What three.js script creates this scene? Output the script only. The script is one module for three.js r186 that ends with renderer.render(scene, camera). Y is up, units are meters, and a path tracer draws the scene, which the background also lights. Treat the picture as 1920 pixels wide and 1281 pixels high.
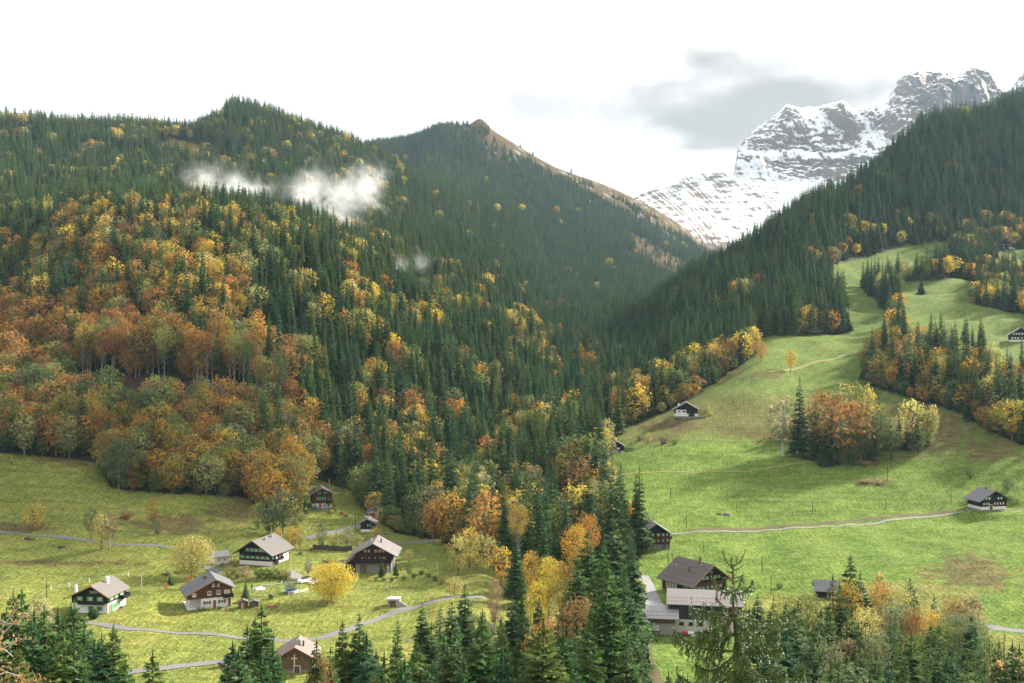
import * as THREE from 'three';
import { mergeGeometries } from 'three/addons/utils/BufferGeometryUtils.js';
import { Brush, Evaluator, SUBTRACTION } from 'three-bvh-csg';
import { createNoise2D, createNoise3D } from 'simplex-noise';

// ---------------------------------------------------------------- camera, sky, sun, exposure
const scene = new THREE.Scene();
const EYE = 70;                                   // metres above the village ground
const camera = new THREE.PerspectiveCamera(35.53, 1920 / 1281, 0.5, 30000);
camera.position.set(0, EYE, 0);
camera.lookAt(0, EYE, -100);
camera.updateMatrixWorld(true);

const renderer = new THREE.WebGLRenderer({ antialias: true });
renderer.toneMapping = THREE.LinearToneMapping;
renderer.toneMappingExposure = 4.15;
renderer.shadowMap.enabled = true;

const rngOf = (s) => () => { s = (s + 0x6d2b79f5) | 0; let t = Math.imul(s ^ (s >>> 15), 1 | s); t = (t + Math.imul(t ^ (t >>> 7), 61 | t)) ^ t; return ((t ^ (t >>> 14)) >>> 0) / 4294967296; };
const n2 = createNoise2D(rngOf(11)), n2b = createNoise2D(rngOf(57)), n3 = createNoise3D(rngOf(23));
const clamp = THREE.MathUtils.clamp, lerp = THREE.MathUtils.lerp, sstep = (a, b, x) => { const t = clamp((x - a) / (b - a), 0, 1); return t * t * (3 - 2 * t); };
const fbm = (x, y, o = 4, n = n2) => { let s = 0, a = 0.5; for (let i = 0; i < o; i++, a *= 0.5, x = x * 2.03 + 17.1, y = y * 2.03 - 9.7) s += a * n(x, y); return s; };
const fbm3 = (x, y, z, o = 4) => { let s = 0, a = 0.5; for (let i = 0; i < o; i++, a *= 0.5, x *= 2.03, y *= 2.03, z *= 2.03) s += a * n3(x + i * 7, y, z); return s; };

{ // a bright broken overcast, grey bellies of cloud drifting through it
  const W = 2048, H = 1024, data = new Float32Array(W * H * 4);
  const banks = [[11.5, 11.8, 12, 4.8, 1.0], [5.0, 12.0, 10, 3.4, 0.8], [10.5, 10.4, 11, 2.6, 0.75], [13.5, 13.8, 7, 3.0, 0.75], [-3, 15.5, 14, 2.2, 0.28], [22, 16.5, 10, 2.0, 0.22], [-9, 13, 7, 1.4, 0.16], [1, 12.2, 4, 1.2, 0.22], [62, 15, 10, 3, 0.7], [-58, 12, 9, 3, 0.8], [120, 14, 12, 3, 0.7], [-115, 16, 11, 4, 0.7], [170, 12, 12, 3, 0.8]];
  for (let j = 0; j < H; j++) {
    const el = ((j + 0.5) / H - 0.5) * 180;
    for (let i = 0; i < W; i++) {
      const round = ((i + 0.5) / W - 0.5) * 2 * Math.PI, x = Math.cos(round), z = Math.sin(round), az = Math.atan2(x, -z) * 180 / Math.PI;
      const cy = Math.cos(el * Math.PI / 180), sy = Math.sin(el * Math.PI / 180);
      const wob = fbm3(x * cy * 7, sy * 16, z * cy * 7, 4);
      let grey = 0;
      for (const [a, e, ra, re, k] of banks) {
        let da = az - a; if (da > 180) da -= 360; if (da < -180) da += 360;
        const q = Math.hypot(da / ra, (el - e) / re) + wob * 0.75;
        grey = Math.max(grey, k * (1 - sstep(0.05, 1.3, q)));
      }
      const soft = 0.42 + 0.05 * fbm3(x * cy * 2.2 + 5, sy * 4, z * cy * 2.2, 3);
      const L = soft * (1 - 0.72 * grey) * (el < 0 ? 0.6 : 1);
      const o = (j * W + i) * 4;
      data[o] = L * (1 + 0.08 * grey); data[o + 1] = L; data[o + 2] = L * (1.0 - 0.07 * grey); data[o + 3] = 1;
    }
  }
  const t = new THREE.DataTexture(data, W, H, THREE.RGBAFormat, THREE.FloatType);
  t.mapping = THREE.EquirectangularReflectionMapping; t.magFilter = THREE.LinearFilter; t.needsUpdate = true;
  scene.background = t; scene.environment = t;
}
const sun = new THREE.DirectionalLight(new THREE.Color(1, 0.94, 0.83), 5);
sun.name = 'sun';
{ const az = 52 * Math.PI / 180, el = 27 * Math.PI / 180; sun.position.set(Math.sin(az) * Math.cos(el) * 3000, Math.sin(el) * 3000, -Math.cos(az) * Math.cos(el) * 3000 - 300); sun.target.position.set(0, 0, -300); }
sun.castShadow = true; sun.shadow.radius = 9; sun.shadow.mapSize.set(4096, 4096);
Object.assign(sun.shadow.camera, { left: -1500, right: 1500, top: 1500, bottom: -1500, near: 10, far: 8000 });
scene.add(sun, sun.target);
scene.fog = new THREE.FogExp2(new THREE.Color(0.56, 0.80, 1.0), 0.000028);

// ---------------------------------------------------------------- the lie of the land
// Surveyed profiles: along each bearing b the ground passes through (distance @ sight line) or (distance = height against the camera).
const F = 2000;
const sightH = (d, py) => (640.5 - py) / F * d;
const prof = {};
const survey = (b, text) => { prof[b] = text.trim().split(/\s+/).map((s) => { const at = s.indexOf('@'); if (at > 0) { const d = +s.slice(0, at); return [d, sightH(d, +s.slice(at + 1))]; } const q = s.indexOf('='); return [+s.slice(0, q), +s.slice(q + 1)]; }); };
//              bank  slope  ravine  field   field    field    edge      next     crest    back      mid       ridge      behind   second     far     end
survey(-900, '3=-2 60=-32 130=-60 215=-66 290=-62 350=-50 400=-40 480=-15 690=75 900=105 1200=210 1500=300 1900=250 2600=200 3600=200 6000=200');
survey(0, '3=-2 60=-32 130=-60 215=-67 285@1100 350@990 405@852 485@728 690@452 860@415 1200@325 1500@238 1800=250 2600=250 3600=250 6000=200');
survey(130, '3=-2 60=-32 130=-60 215@1281 282@1125 345@1000 403@868 483@728 690@428 880@405 1220@325 1560@246 1850=265 2800=270 3600=250 6000=200');
survey(260, '3=-2 60=-32 130=-61 215@1281 282@1125 340@1015 398@915 480@728 690@428 900@402 1250@330 1650@248 1950=280 3000=300 3700=260 6000=200');
survey(350, '3=-2 60=-32 130=-61 215@1281 278@1140 330@1050 400@920 482@732 695@440 915@405 1280@330 1680@256 2000=290 3000=340 3700=280 6000=200');
survey(405, '3=-2 60=-32 130=-62 215@1281 276@1146 328@1053 402@925 485@735 700@435 925@405 1300@325 1710@236 2050=295 3000=370 3700=280 6000=200');
survey(440, '3=-2 60=-32 130=-62 215@1281 275@1150 325@1055 405@930 488@740 700@438 940@405 1310@322 1750@206 2100=300 3000=385 3700=290 6000=200');
survey(520, '3=-2 60=-33 130=-64 215@1281 272@1155 328@1058 408@938 495@770 705@455 950@415 1340@330 1790@232 2150=290 3000=430 3700=300 6000=200');
survey(600, '3=-2 60=-33 130=-65 215@1281 270@1160 330@1062 410@952 500@815 710@490 960@435 1360@345 1830@258 2200=280 3000=470 3700=330 6000=200');
survey(690, '3=-2 60=-33 130=-67 215@1281 265@1172 325@1075 405@975 500@845 715@555 980@475 1390@385 1830@290 2200=300 3000=545 3800=380 6000=220');
survey(770, '3=-2 60=-34 130=-70 215@1285 262@1175 320@1082 400@990 500@865 720@610 990@510 1410@418 1830@330 2250=330 3000@266 3800=400 6000=220');
survey(840, '3=-2 60=-34 130=-72 215=-74 262@1165 315@1085 390@1000 495@890 710@660 980@545 1420@445 1850@365 2350=360 3000@240 3800=420 6000=240');
survey(900, '3=-2 60=-35 130=-71 215=-75 262=-71 312@1088 380@1015 485@905 690@700 950@572 1420@470 1880@385 2400=360 3000@236 3800=420 6000=240');
survey(940, '3=-2 60=-35 130=-72 215=-76 262=-74 312=-72 380=-72 485=-66 680@720 940@590 1420@490 1880@400 2400=340 3050@258 3800=420 6000=240');
survey(1050, '3=-2 60=-34 130=-70 215=-77 265=-75 315=-73 400=-67 500=-52 640=-42 800=-28 1100=8 1600@540 2350@402 3150@322 3900=380 6000=260');
survey(1130, '3=-2 60=-33 130=-66 215=-74 265=-73 315=-72 395=-66 495=-52 620=-40 780=-26 1010=0 1500@565 2350@432 3280@350 4000=380 6000=260');
survey(1185, '3=-2 60=-32 130=-63 215=-71 265=-71 310=-70.5 385@972 490@845 600@765 760=-24 960=2 1500@560 2400@445 3380@374 4100=380 6000=260');
survey(1235, '3=-2 60=-32 130=-62 215@1281 265@1186 305@1105 378@985 490@835 560@775 730=-20 990=28 1500=52 2400@462 3450@400 4200=360 6000=260');
survey(1280, '3=-2 60=-32 130=-62 215@1281 265@1186 302@1108 375@995 490@830 550@770 720=-12 1030@545 1500=40 2400@485 3500@428 4300=340 6000=260');
survey(1345, '3=-2 60=-32 130=-62 215@1281 265@1184 302@1108 372@1002 485@838 575@735 740=-4 1070@512 1500=40 2400=180 3650@488 4300=300 6000=260');
survey(1440, '3=-2 60=-32 130=-62 215@1285 265@1183 302@1108 372@1006 475@852 640@660 800@598 1130@450 1600=55 2500=200 3700=240 4300=260 6000=260');
survey(1520, '3=-2 60=-32 130=-62 215=-70 265@1183 305@1100 376@1000 475@852 690@640 880@535 1195@400 1650=60 2600=200 3700=240 4300=260 6000=260');
survey(1600, '3=-2 60=-32 130=-61 215=-70 265@1183 308@1092 380@995 475@850 730@622 980@498 1270@362 1700=70 2600=220 3700=240 4300=260 6000=260');
survey(1680, '3=-2 60=-32 130=-60 215=-70 268@1182 310@1088 385@990 470@852 760@608 1050@478 1390@292 1800=90 2700=240 3700=260 4300=260 6000=260');
survey(1760, '3=-2 60=-32 130=-60 215=-71 270@1182 312@1083 390@985 462@860 780@600 1090@466 1520@232 1950=120 2700=260 3700=260 4300=260 6000=260');
survey(1840, '3=-2 60=-32 130=-60 215=-71 270@1182 316@1076 396@972 452@866 770@606 1120@466 1610@226 2100=140 2800=260 3700=260 4300=260 6000=260');
survey(1920, '3=-2 60=-32 130=-60 215=-72 270@1182 320@1070 402@955 442@872 760@612 1150@466 1700@194 2250=160 2900=260 3700=260 4300=260 6000=260');
survey(2500, '3=-2 60=-32 130=-60 215=-72 270=-73 330=-68 410=-60 470=-45 800=30 1200=140 1900=430 2500=250 3000=260 3700=260 4300=260 6000=260');
survey(3500, '3=-2 60=-32 130=-60 215=-72 270=-73 330=-66 410=-52 470=-35 800=40 1200=150 1900=380 2500=250 3000=260 3700=260 4300=260 6000=260');

// smooth table: bearings every STEP, KEYS pairs each
function pchip(xs, ys) {
  const n = xs.length, m = new Array(n).fill(0), dl = [];
  for (let i = 0; i < n - 1; i++) dl.push((ys[i + 1] - ys[i]) / (xs[i + 1] - xs[i]));
  for (let i = 1; i < n - 1; i++) m[i] = dl[i - 1] * dl[i] <= 0 ? 0 : 3 * (xs[i + 1] - xs[i - 1]) / ((2 * (xs[i + 1] - xs[i]) + (xs[i] - xs[i - 1])) / dl[i - 1] + ((xs[i + 1] - xs[i]) + 2 * (xs[i] - xs[i - 1])) / dl[i]);
  m[0] = dl[0]; m[n - 1] = dl[n - 2];
  return (x) => {
    let i = 0; if (x <= xs[0]) return ys[0]; if (x >= xs[n - 1]) return ys[n - 1];
    let lo = 0, hi = n - 1; while (hi - lo > 1) { const k = (lo + hi) >> 1; if (xs[k] <= x) lo = k; else hi = k; } i = lo;
    const h = xs[i + 1] - xs[i], t = (x - xs[i]) / h, t2 = t * t, t3 = t2 * t;
    return (2 * t3 - 3 * t2 + 1) * ys[i] + (t3 - 2 * t2 + t) * h * m[i] + (-2 * t3 + 3 * t2) * ys[i + 1] + (t3 - t2) * h * m[i + 1];
  };
}
const KEYS = 16, B0 = -900, B1 = 3500, STEP = 4, NB = (B1 - B0) / STEP + 1;
const bearings = Object.keys(prof).map(Number).sort((a, b) => a - b);
const tabD = new Float64Array(NB * KEYS), tabH = new Float64Array(NB * KEYS), tabM = new Float64Array(NB * KEYS);
for (let k = 0; k < KEYS; k++) {
  const fd = pchip(bearings, bearings.map((b) => prof[b][k][0])), fh = pchip(bearings, bearings.map((b) => prof[b][k][1]));
  for (let i = 0; i < NB; i++) { tabD[i * KEYS + k] = fd(B0 + i * STEP); tabH[i * KEYS + k] = fh(B0 + i * STEP); }
}
for (let i = 0; i < NB; i++) { // slopes at the keys
  const o = i * KEYS;
  for (let k = 0; k < KEYS; k++) {
    const a = Math.max(0, k - 1), b = Math.min(KEYS - 1, k + 1);
    const l = k ? (tabH[o + k] - tabH[o + k - 1]) / (tabD[o + k] - tabD[o + k - 1]) : 0, r = k < KEYS - 1 ? (tabH[o + k + 1] - tabH[o + k]) / (tabD[o + k + 1] - tabD[o + k]) : 0;
    tabM[o + k] = a === k || b === k ? (k ? l : r) : l * r <= 0 ? 0.25 * (l + r) : 2 * l * r / (l + r);
  }
}
function along(i, d) {
  const o = i * KEYS; let k = 0;
  if (d <= tabD[o]) return tabH[o]; if (d >= tabD[o + KEYS - 1]) return tabH[o + KEYS - 1];
  while (tabD[o + k + 1] < d) k++;
  const h = tabD[o + k + 1] - tabD[o + k], t = (d - tabD[o + k]) / h, t2 = t * t, t3 = t2 * t;
  return (2 * t3 - 3 * t2 + 1) * tabH[o + k] + (t3 - 2 * t2 + t) * h * tabM[o + k] + (-2 * t3 + 3 * t2) * tabH[o + k + 1] + (t3 - t2) * h * tabM[o + k + 1];
}
const pads = [];                                   // levelled ground under buildings: x, z, r, y
function heightRaw(x, z) {                         // world y
  const d = Math.max(3, -z), b = clamp(960 + F * x / d, B0, B1 - 0.01), q = (b - B0) / STEP, i = Math.floor(q);
  let h = lerp(along(i, d), along(i + 1, d), q - i);
  const far = sstep(440, 800, d), mount = sstep(420, 520, d);
  h += (0.55 * n2(x / 34, z / 34) + 0.22 * n2(x / 11, z / 11)) * sstep(60, 220, d) * (1 - 0.5 * far);
  h += (7 * n2b(x / 120, z / 120) + 3 * n2(x / 45 + 9, z / 45)) * far * sstep(3600, 600, d) * 0.55;
  if (d > 2700 && d < 3300 && b > 860 && b < 940) { const q = Math.hypot((x + 90) / 34, (d - 3000) / 60); h += 24 * Math.max(0, 1 - q); }   // the rocky tooth on the crest
  return h + EYE;
}
function height(x, z) {
  let y = heightRaw(x, z);
  for (const p of pads) { const dx = x - p[0], dz = z - p[1], r2 = dx * dx + dz * dz; if (r2 < p[4]) y = lerp(p[3], y, sstep(p[2], p[2] * 1.7, Math.sqrt(r2))); }
  return y;
}
const bearingOf = (x, z) => 960 + F * x / Math.max(3, -z);
const sightOf = (x, y, z) => 640.5 - F * (y - EYE) / Math.max(3, -z);
const place = (b, d) => new THREE.Vector3((b - 960) / F * d, 0, -d);
const stand = (b, d) => { const p = place(b, d); p.y = height(p.x, p.z); return p; };
// where the line of sight through photograph point (b, s) meets the ground beyond distance from
function onGround(b, s, from = 190) {
  const t = (640.5 - s) / F, f = (d) => EYE + t * d - height((b - 960) / F * d, -d);
  let d0 = from, d1 = from;
  for (; d1 < 4500; d1 *= 1.004) { if (f(d1) <= 0) break; d0 = d1; }
  for (let i = 0; i < 18; i++) { const m = (d0 + d1) / 2; if (f(m) > 0) d0 = m; else d1 = m; }
  const p = place(b, (d0 + d1) / 2); p.y = height(p.x, p.z); return p;
}

// ---------------------------------------------------------------- where the meadows lie (outlines on the ground, as seen on their sight lines)
const inside = (poly, x, y) => { let c = false; for (let i = 0, j = poly.length - 1; i < poly.length; j = i++) { const [xi, yi] = poly[i], [xj, yj] = poly[j]; if ((yi > y) !== (yj > y) && x < (xj - xi) * (y - yi) / (yj - yi) + xi) c = !c; } return c; };
const MEADOW = {
  village: { d: [185, 445], o: [[-900, 850], [0, 850], [100, 858], [190, 868], [203, 915], [300, 925], [420, 930], [470, 935], [500, 985], [560, 965], [570, 915], [582, 882], [640, 905], [690, 955], [740, 1000], [800, 1010], [870, 1030], [905, 1048], [945, 1075], [935, 1100], [900, 1125], [870, 1132], [800, 1158], [760, 1190], [730, 1281], [700, 1420], [-900, 1420]] },
  glade: { d: [330, 520], o: [[980, 990], [995, 955], [1050, 928], [1092, 925], [1100, 965], [1060, 990]] },
  right: { d: [185, 800], o: [[1150, 1010], [1138, 950], [1134, 890], [1138, 832], [1180, 798], [1260, 768], [1340, 718], [1418, 665], [1420, 630], [1605, 628], [1640, 660], [1630, 720], [1700, 745], [1790, 770], [1880, 820], [1960, 850], [3500, 850], [3500, 1190], [1860, 1190], [1830, 1100], [1600, 1088], [1540, 1130], [1450, 1112], [1390, 1130], [1370, 1420], [1185, 1420], [1205, 1100], [1200, 1030]] },
  upperA: { d: [500, 1100], o: [[1580, 560], [1604, 530], [1668, 590], [1680, 674], [1600, 655]] },
  upperB: { d: [500, 1150], o: [[1690, 530], [1800, 522], [1832, 530], [1832, 572], [1960, 600], [3500, 600], [3500, 732], [1872, 730], [1850, 676], [1760, 668], [1700, 650], [1688, 580]] },
  upperC: { d: [600, 1250], o: [[1540, 524], [1570, 495], [1640, 478], [1700, 460], [1778, 450], [1784, 500], [1700, 522], [1640, 536], [1580, 550]] },
  upperD: { d: [700, 1300], o: [[1872, 470], [1960, 464], [3500, 464], [3500, 520], [1876, 518]] },
  ridge: { d: [1200, 1800], o: [[286, 272], [320, 259], [350, 266], [418, 284], [350, 300], [300, 292]] },
  bank: { d: [430, 560], o: [[130, 700], [250, 705], [420, 722], [500, 726], [530, 745], [530, 776], [430, 778], [250, 772], [130, 764]] },
  chute: { d: [2000, 3600], o: [[1170, 430], [1210, 450], [1300, 500], [1250, 515], [1200, 480]] },
};
const meadowAt = (b, s, d) => { for (const k in MEADOW) { const m = MEADOW[k]; if (d > m.d[0] && d < m.d[1] && inside(m.o, b, s)) return k; } return null; };

// building sites: [bearing, sight line of the foot of the front wall, level radius]
const SITE = {
  blackChalet: [168, 1150, 10], redChalet: [393, 1141, 10], longChalet: [478, 1060, 12], annex: [415, 1058, 4], darkChalet: [700, 1074, 11], brownChalet: [604, 952, 7], mazot: [689, 998, 4],
  garage: [697, 971, 4], chapel: [553, 1262, 8], bunker: [738, 1138, 3], farmhouse: [1330, 1117, 13], barn: [1322, 1186, 9], shed: [1230, 1190, 7], stoneChalet: [1230, 1031, 8],
  rightChalet: [1864, 956, 9], hillChalet: [1287, 781, 7], edgeHut: [1157, 850, 5], greyHut: [1552, 1122, 4], cornerChalet: [1914, 641, 9], highChalet: [1889, 467, 9],
};
const site = {};
for (const k in SITE) {
  const [b, s, r] = SITE[k], p = onGround(b, s);
  site[k] = p; pads.push([p.x, p.z, r, p.y, (r * 1.7) ** 2]);
}
for (const k in site) site[k].y = height(site[k].x, site[k].z);

// ---------------------------------------------------------------- textures
function noiseTexture(size, f, srgb = true) {
  const data = new Uint8Array(size * size * 4);
  for (let j = 0; j < size; j++) for (let i = 0; i < size; i++) { const c = f(i / size, j / size, i, j), o = (j * size + i) * 4; for (let k = 0; k < 3; k++) data[o + k] = clamp((Array.isArray(c) ? c[k] : c) * 255, 0, 255); data[o + 3] = 255; }
  const t = new THREE.DataTexture(data, size, size); t.wrapS = t.wrapT = THREE.RepeatWrapping; t.magFilter = THREE.LinearFilter; if (srgb) t.colorSpace = THREE.SRGBColorSpace; t.needsUpdate = true; return t;
}
const torus = (u, v, k, o = 4) => { // seamless noise
  const a = u * 2 * Math.PI, b = v * 2 * Math.PI, R = k / (2 * Math.PI); let s = 0, w = 0.5, f = 1;
  for (let i = 0; i < o; i++, w *= 0.5, f *= 2) s += w * (n3(Math.cos(a) * R * f + i * 11, Math.sin(a) * R * f, Math.cos(b) * R * f) + n3(Math.sin(b) * R * f + 31, Math.cos(a) * R * f + i, Math.sin(a) * R * f + 7)) * 0.6;
  return s;
};
const grassTex = noiseTexture(512, (u, v) => { const q = torus(u, v, 9, 5), w = torus(u + 0.3, v, 40, 2); return [0.78 + 0.34 * q + 0.26 * w, 0.79 + 0.28 * q + 0.24 * w, 0.76 + 0.34 * q + 0.18 * w]; });
const grassBump = noiseTexture(512, (u, v) => 0.5 + 0.45 * torus(u, v, 26, 4), false);
const plankTex = noiseTexture(256, (u, v) => { const row = Math.floor(v * 16), f = v * 16 - row, g = torus(u * 1, v, 3, 2), s = n2(u * 6, row * 9.1) * 0.08 + n2(row * 3.3, 5) * 0.09; return 0.80 + s + g * 0.1 - (f < 0.1 ? 0.25 : 0); });
const plasterTex = noiseTexture(256, (u, v) => 0.9 + 0.09 * torus(u, v, 8, 5));
const roofTex = noiseTexture(256, (u, v) => { const row = Math.floor(v * 20), k = Math.floor(u * 24 + (row % 2) * 0.5); return 0.82 + 0.1 * n2(row * 7.7, k * 3.1) + 0.08 * torus(u, v, 5, 3); });
const gravelTex = noiseTexture(256, (u, v) => 0.84 + 0.12 * torus(u, v, 30, 3) + 0.1 * torus(u, v, 4, 3));
const barkTex = noiseTexture(128, (u, v) => 0.75 + 0.25 * torus(u, v * 0.3, 16, 3));
const stoneTex = noiseTexture(256, (u, v) => 0.75 + 0.22 * torus(u, v, 14, 3) + 0.12 * torus(u, v, 40, 2));
const col = (r, g, b) => new THREE.Color().setRGB(r, g, b);
const mat = (c, rough = 0.9, extra = {}) => new THREE.MeshPhysicalMaterial({ color: c, roughness: rough, specularIntensity: rough > 0.8 ? 0.15 : 1, ...extra });

function shadow(o) { o.castShadow = true; o.receiveShadow = true; return o; }
const names = {};
const numbered = (n) => { const k = names[n] = (names[n] ?? -1) + 1; return k ? n + '_' + String(k).padStart(3, '0') : n; };
function mesh(name, geo, material, parent) { const m = shadow(new THREE.Mesh(geo, material)); m.name = parent ? name : numbered(name); (parent ?? scene).add(m); return m; }
function tag(o, label, category, group) { o.userData.label = label; o.userData.category = category; if (group) o.userData.group = group; return o; }
function structure(o) { o.userData.kind = 'structure'; return o; }
function thing(name, label, category, pos, turn = 0, group) { const g = new THREE.Group(); g.name = numbered(name); if (pos) g.position.copy(pos); g.rotation.y = turn; scene.add(g); return tag(g, label, category, group); }
function buffer(pos, extra = {}) { const g = new THREE.BufferGeometry(); g.setAttribute('position', new THREE.Float32BufferAttribute(pos, 3)); for (const k in extra) if (k !== 'index') g.setAttribute(k, new THREE.Float32BufferAttribute(extra[k], k === 'uv' ? 2 : 3)); if (extra.index) g.setIndex(extra.index); if (!extra.normal) g.computeVertexNormals(); return g; }

// ---------------------------------------------------------------- the ground
const soil = {
  pasture: [0.215, 0.236, 0.058], right: [0.150, 0.215, 0.046], heath: [0.150, 0.135, 0.050], brown: [0.150, 0.098, 0.052],
  litter: [0.070, 0.045, 0.030], forest: [0.045, 0.038, 0.022], alp: [0.105, 0.066, 0.024], rock: [0.26, 0.235, 0.21], upper: [0.142, 0.195, 0.046], ridge: [0.24, 0.17, 0.05],
};
const BROWN = [[150, 860, 120, 14], [320, 985, 90, 20], [450, 960, 60, 26], [235, 966, 16, 12], [40, 990, 70, 12], [120, 1056, 170, 6], [1560, 860, 60, 10], [1632, 868, 28, 8], [1632, 903, 40, 8], [1480, 815, 120, 14], [1260, 800, 70, 10], [1230, 826, 55, 9], [1340, 700, 60, 20], [1440, 705, 40, 8], [1720, 815, 120, 45], [1860, 845, 70, 24], [1820, 1075, 90, 40], [1760, 1130, 60, 30], [660, 905, 40, 20]];
function groundColor(x, z, y, out) {
  const d = -z, b = bearingOf(x, z), s = sightOf(x, y, z), jig = fbm(x / 7, z / 7, 3) * 9 * 300 / Math.max(d, 200);
  const k = meadowAt(b + jig * 0.8, s + jig * 0.35, d);
  let c, mixBrown = 0;
  const big = fbm(x / 38, z / 38, 4), fine = fbm(x / 5, z / 5, 3, n2b), streak = fbm(x / 26, y * 0.9 + 0.3 * n2(x / 20, z / 20), 3);
  if (k === 'village') {
    c = soil.pasture; mixBrown = 0.2 * sstep(0.05, 0.5, streak + big * 0.6);
  } else if (k === 'right') {
    const hi = sstep(840, 800, s) * (b < 1540 ? 1 : 0.7), top = sstep(760, 700, s);
    c = soil.right.map((v, i) => lerp(lerp(v, soil.heath[i], 0.75 * hi * (1 - top)), soil.upper[i], top));
    mixBrown = 0.3 * sstep(0.1, 0.55, streak + big * 0.5) * (0.3 + 0.7 * hi);
  } else if (k === 'bank') { c = soil.litter; mixBrown = 0.5 * sstep(0, 0.4, big); }
  else if (k === 'ridge') c = soil.ridge;
  else if (k === 'chute') { c = soil.forest.map((v, i) => lerp(v, soil.alp[i], 0.6)); }
  else if (k) { c = soil.upper; mixBrown = 0.4 * sstep(0.1, 0.5, streak); }
  else {
    const alp = sstep(2620, 2900, d + 260 * big) * sstep(800, 880, b) * (b > 1400 ? 0 : 1);
    c = soil.forest.map((v, i) => lerp(v, soil.alp[i], alp));
    if (alp > 0.5 && big + fine * 0.5 > 0.42) c = soil.rock;
    if (d < 330) { c = soil.pasture; mixBrown = 0.3; }
  }
  if (k) for (const [cb, cs, rb, rs] of BROWN) { const q = Math.hypot((b - cb) / rb, (s - cs) / rs) - fbm(x / 9, z / 9, 3) * 0.9; if (q < 1.15) mixBrown = Math.max(mixBrown, 0.75 * sstep(1.15, 0.55, q)); }
  const tone = 1.05 + 0.2 * big + 0.26 * fine + 0.26 * streak;
  for (let i = 0; i < 3; i++) out[i] = lerp(c[i], soil.brown[i], mixBrown) * tone * (i === 0 ? 1 + 0.12 * streak : 1);
}
{
  const rows = [3, 8, 15, 25, 40, 60, 80, 100, 120, 140, 155, 170, 180];
  for (let d = 188; d < 500; d += 1.25 * d / 300) rows.push(d);
  for (let d = rows[rows.length - 1] + 3; d < 1750; d += 6 * Math.max(1, d / 900)) rows.push(d);
  for (let d = rows[rows.length - 1] + 20; d < 4400; d += 26) rows.push(d);
  rows.push(4600, 5000, 6000);
  const bs = [-900, -800, -700, -600, -500, -400, -300, -240, -180, -140];
  for (let b = -100; b <= 2020; b += 6) bs.push(b);
  bs.push(2060, 2100, 2160, 2240, 2340, 2460, 2600, 2800, 3000, 3250, 3499);
  const pos = [], uv = [], color = [], index = [], c = [0, 0, 0], NC = bs.length;
  for (const d of rows) for (const b of bs) {
    const x = (b - 960) / F * d, y = height(x, -d); pos.push(x, y, -d); uv.push(x / 11, -d / 11); groundColor(x, -d, y, c); color.push(...c);
  }
  for (let j = 0; j < rows.length - 1; j++) for (let i = 0; i < NC - 1; i++) { const a = j * NC + i; index.push(a, a + 1, a + NC, a + 1, a + NC + 1, a + NC); }
  const g = buffer(pos, { uv, color, index });
  const m = new THREE.MeshPhysicalMaterial({ color: 0xffffff, roughness: 1, specularIntensity: 0.06, vertexColors: true, map: grassTex, bumpMap: grassBump, bumpScale: 0.4 });
  structure(mesh('ground', g, m)).userData.label = 'alpine meadows and forested mountain slopes around the village';
}

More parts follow.
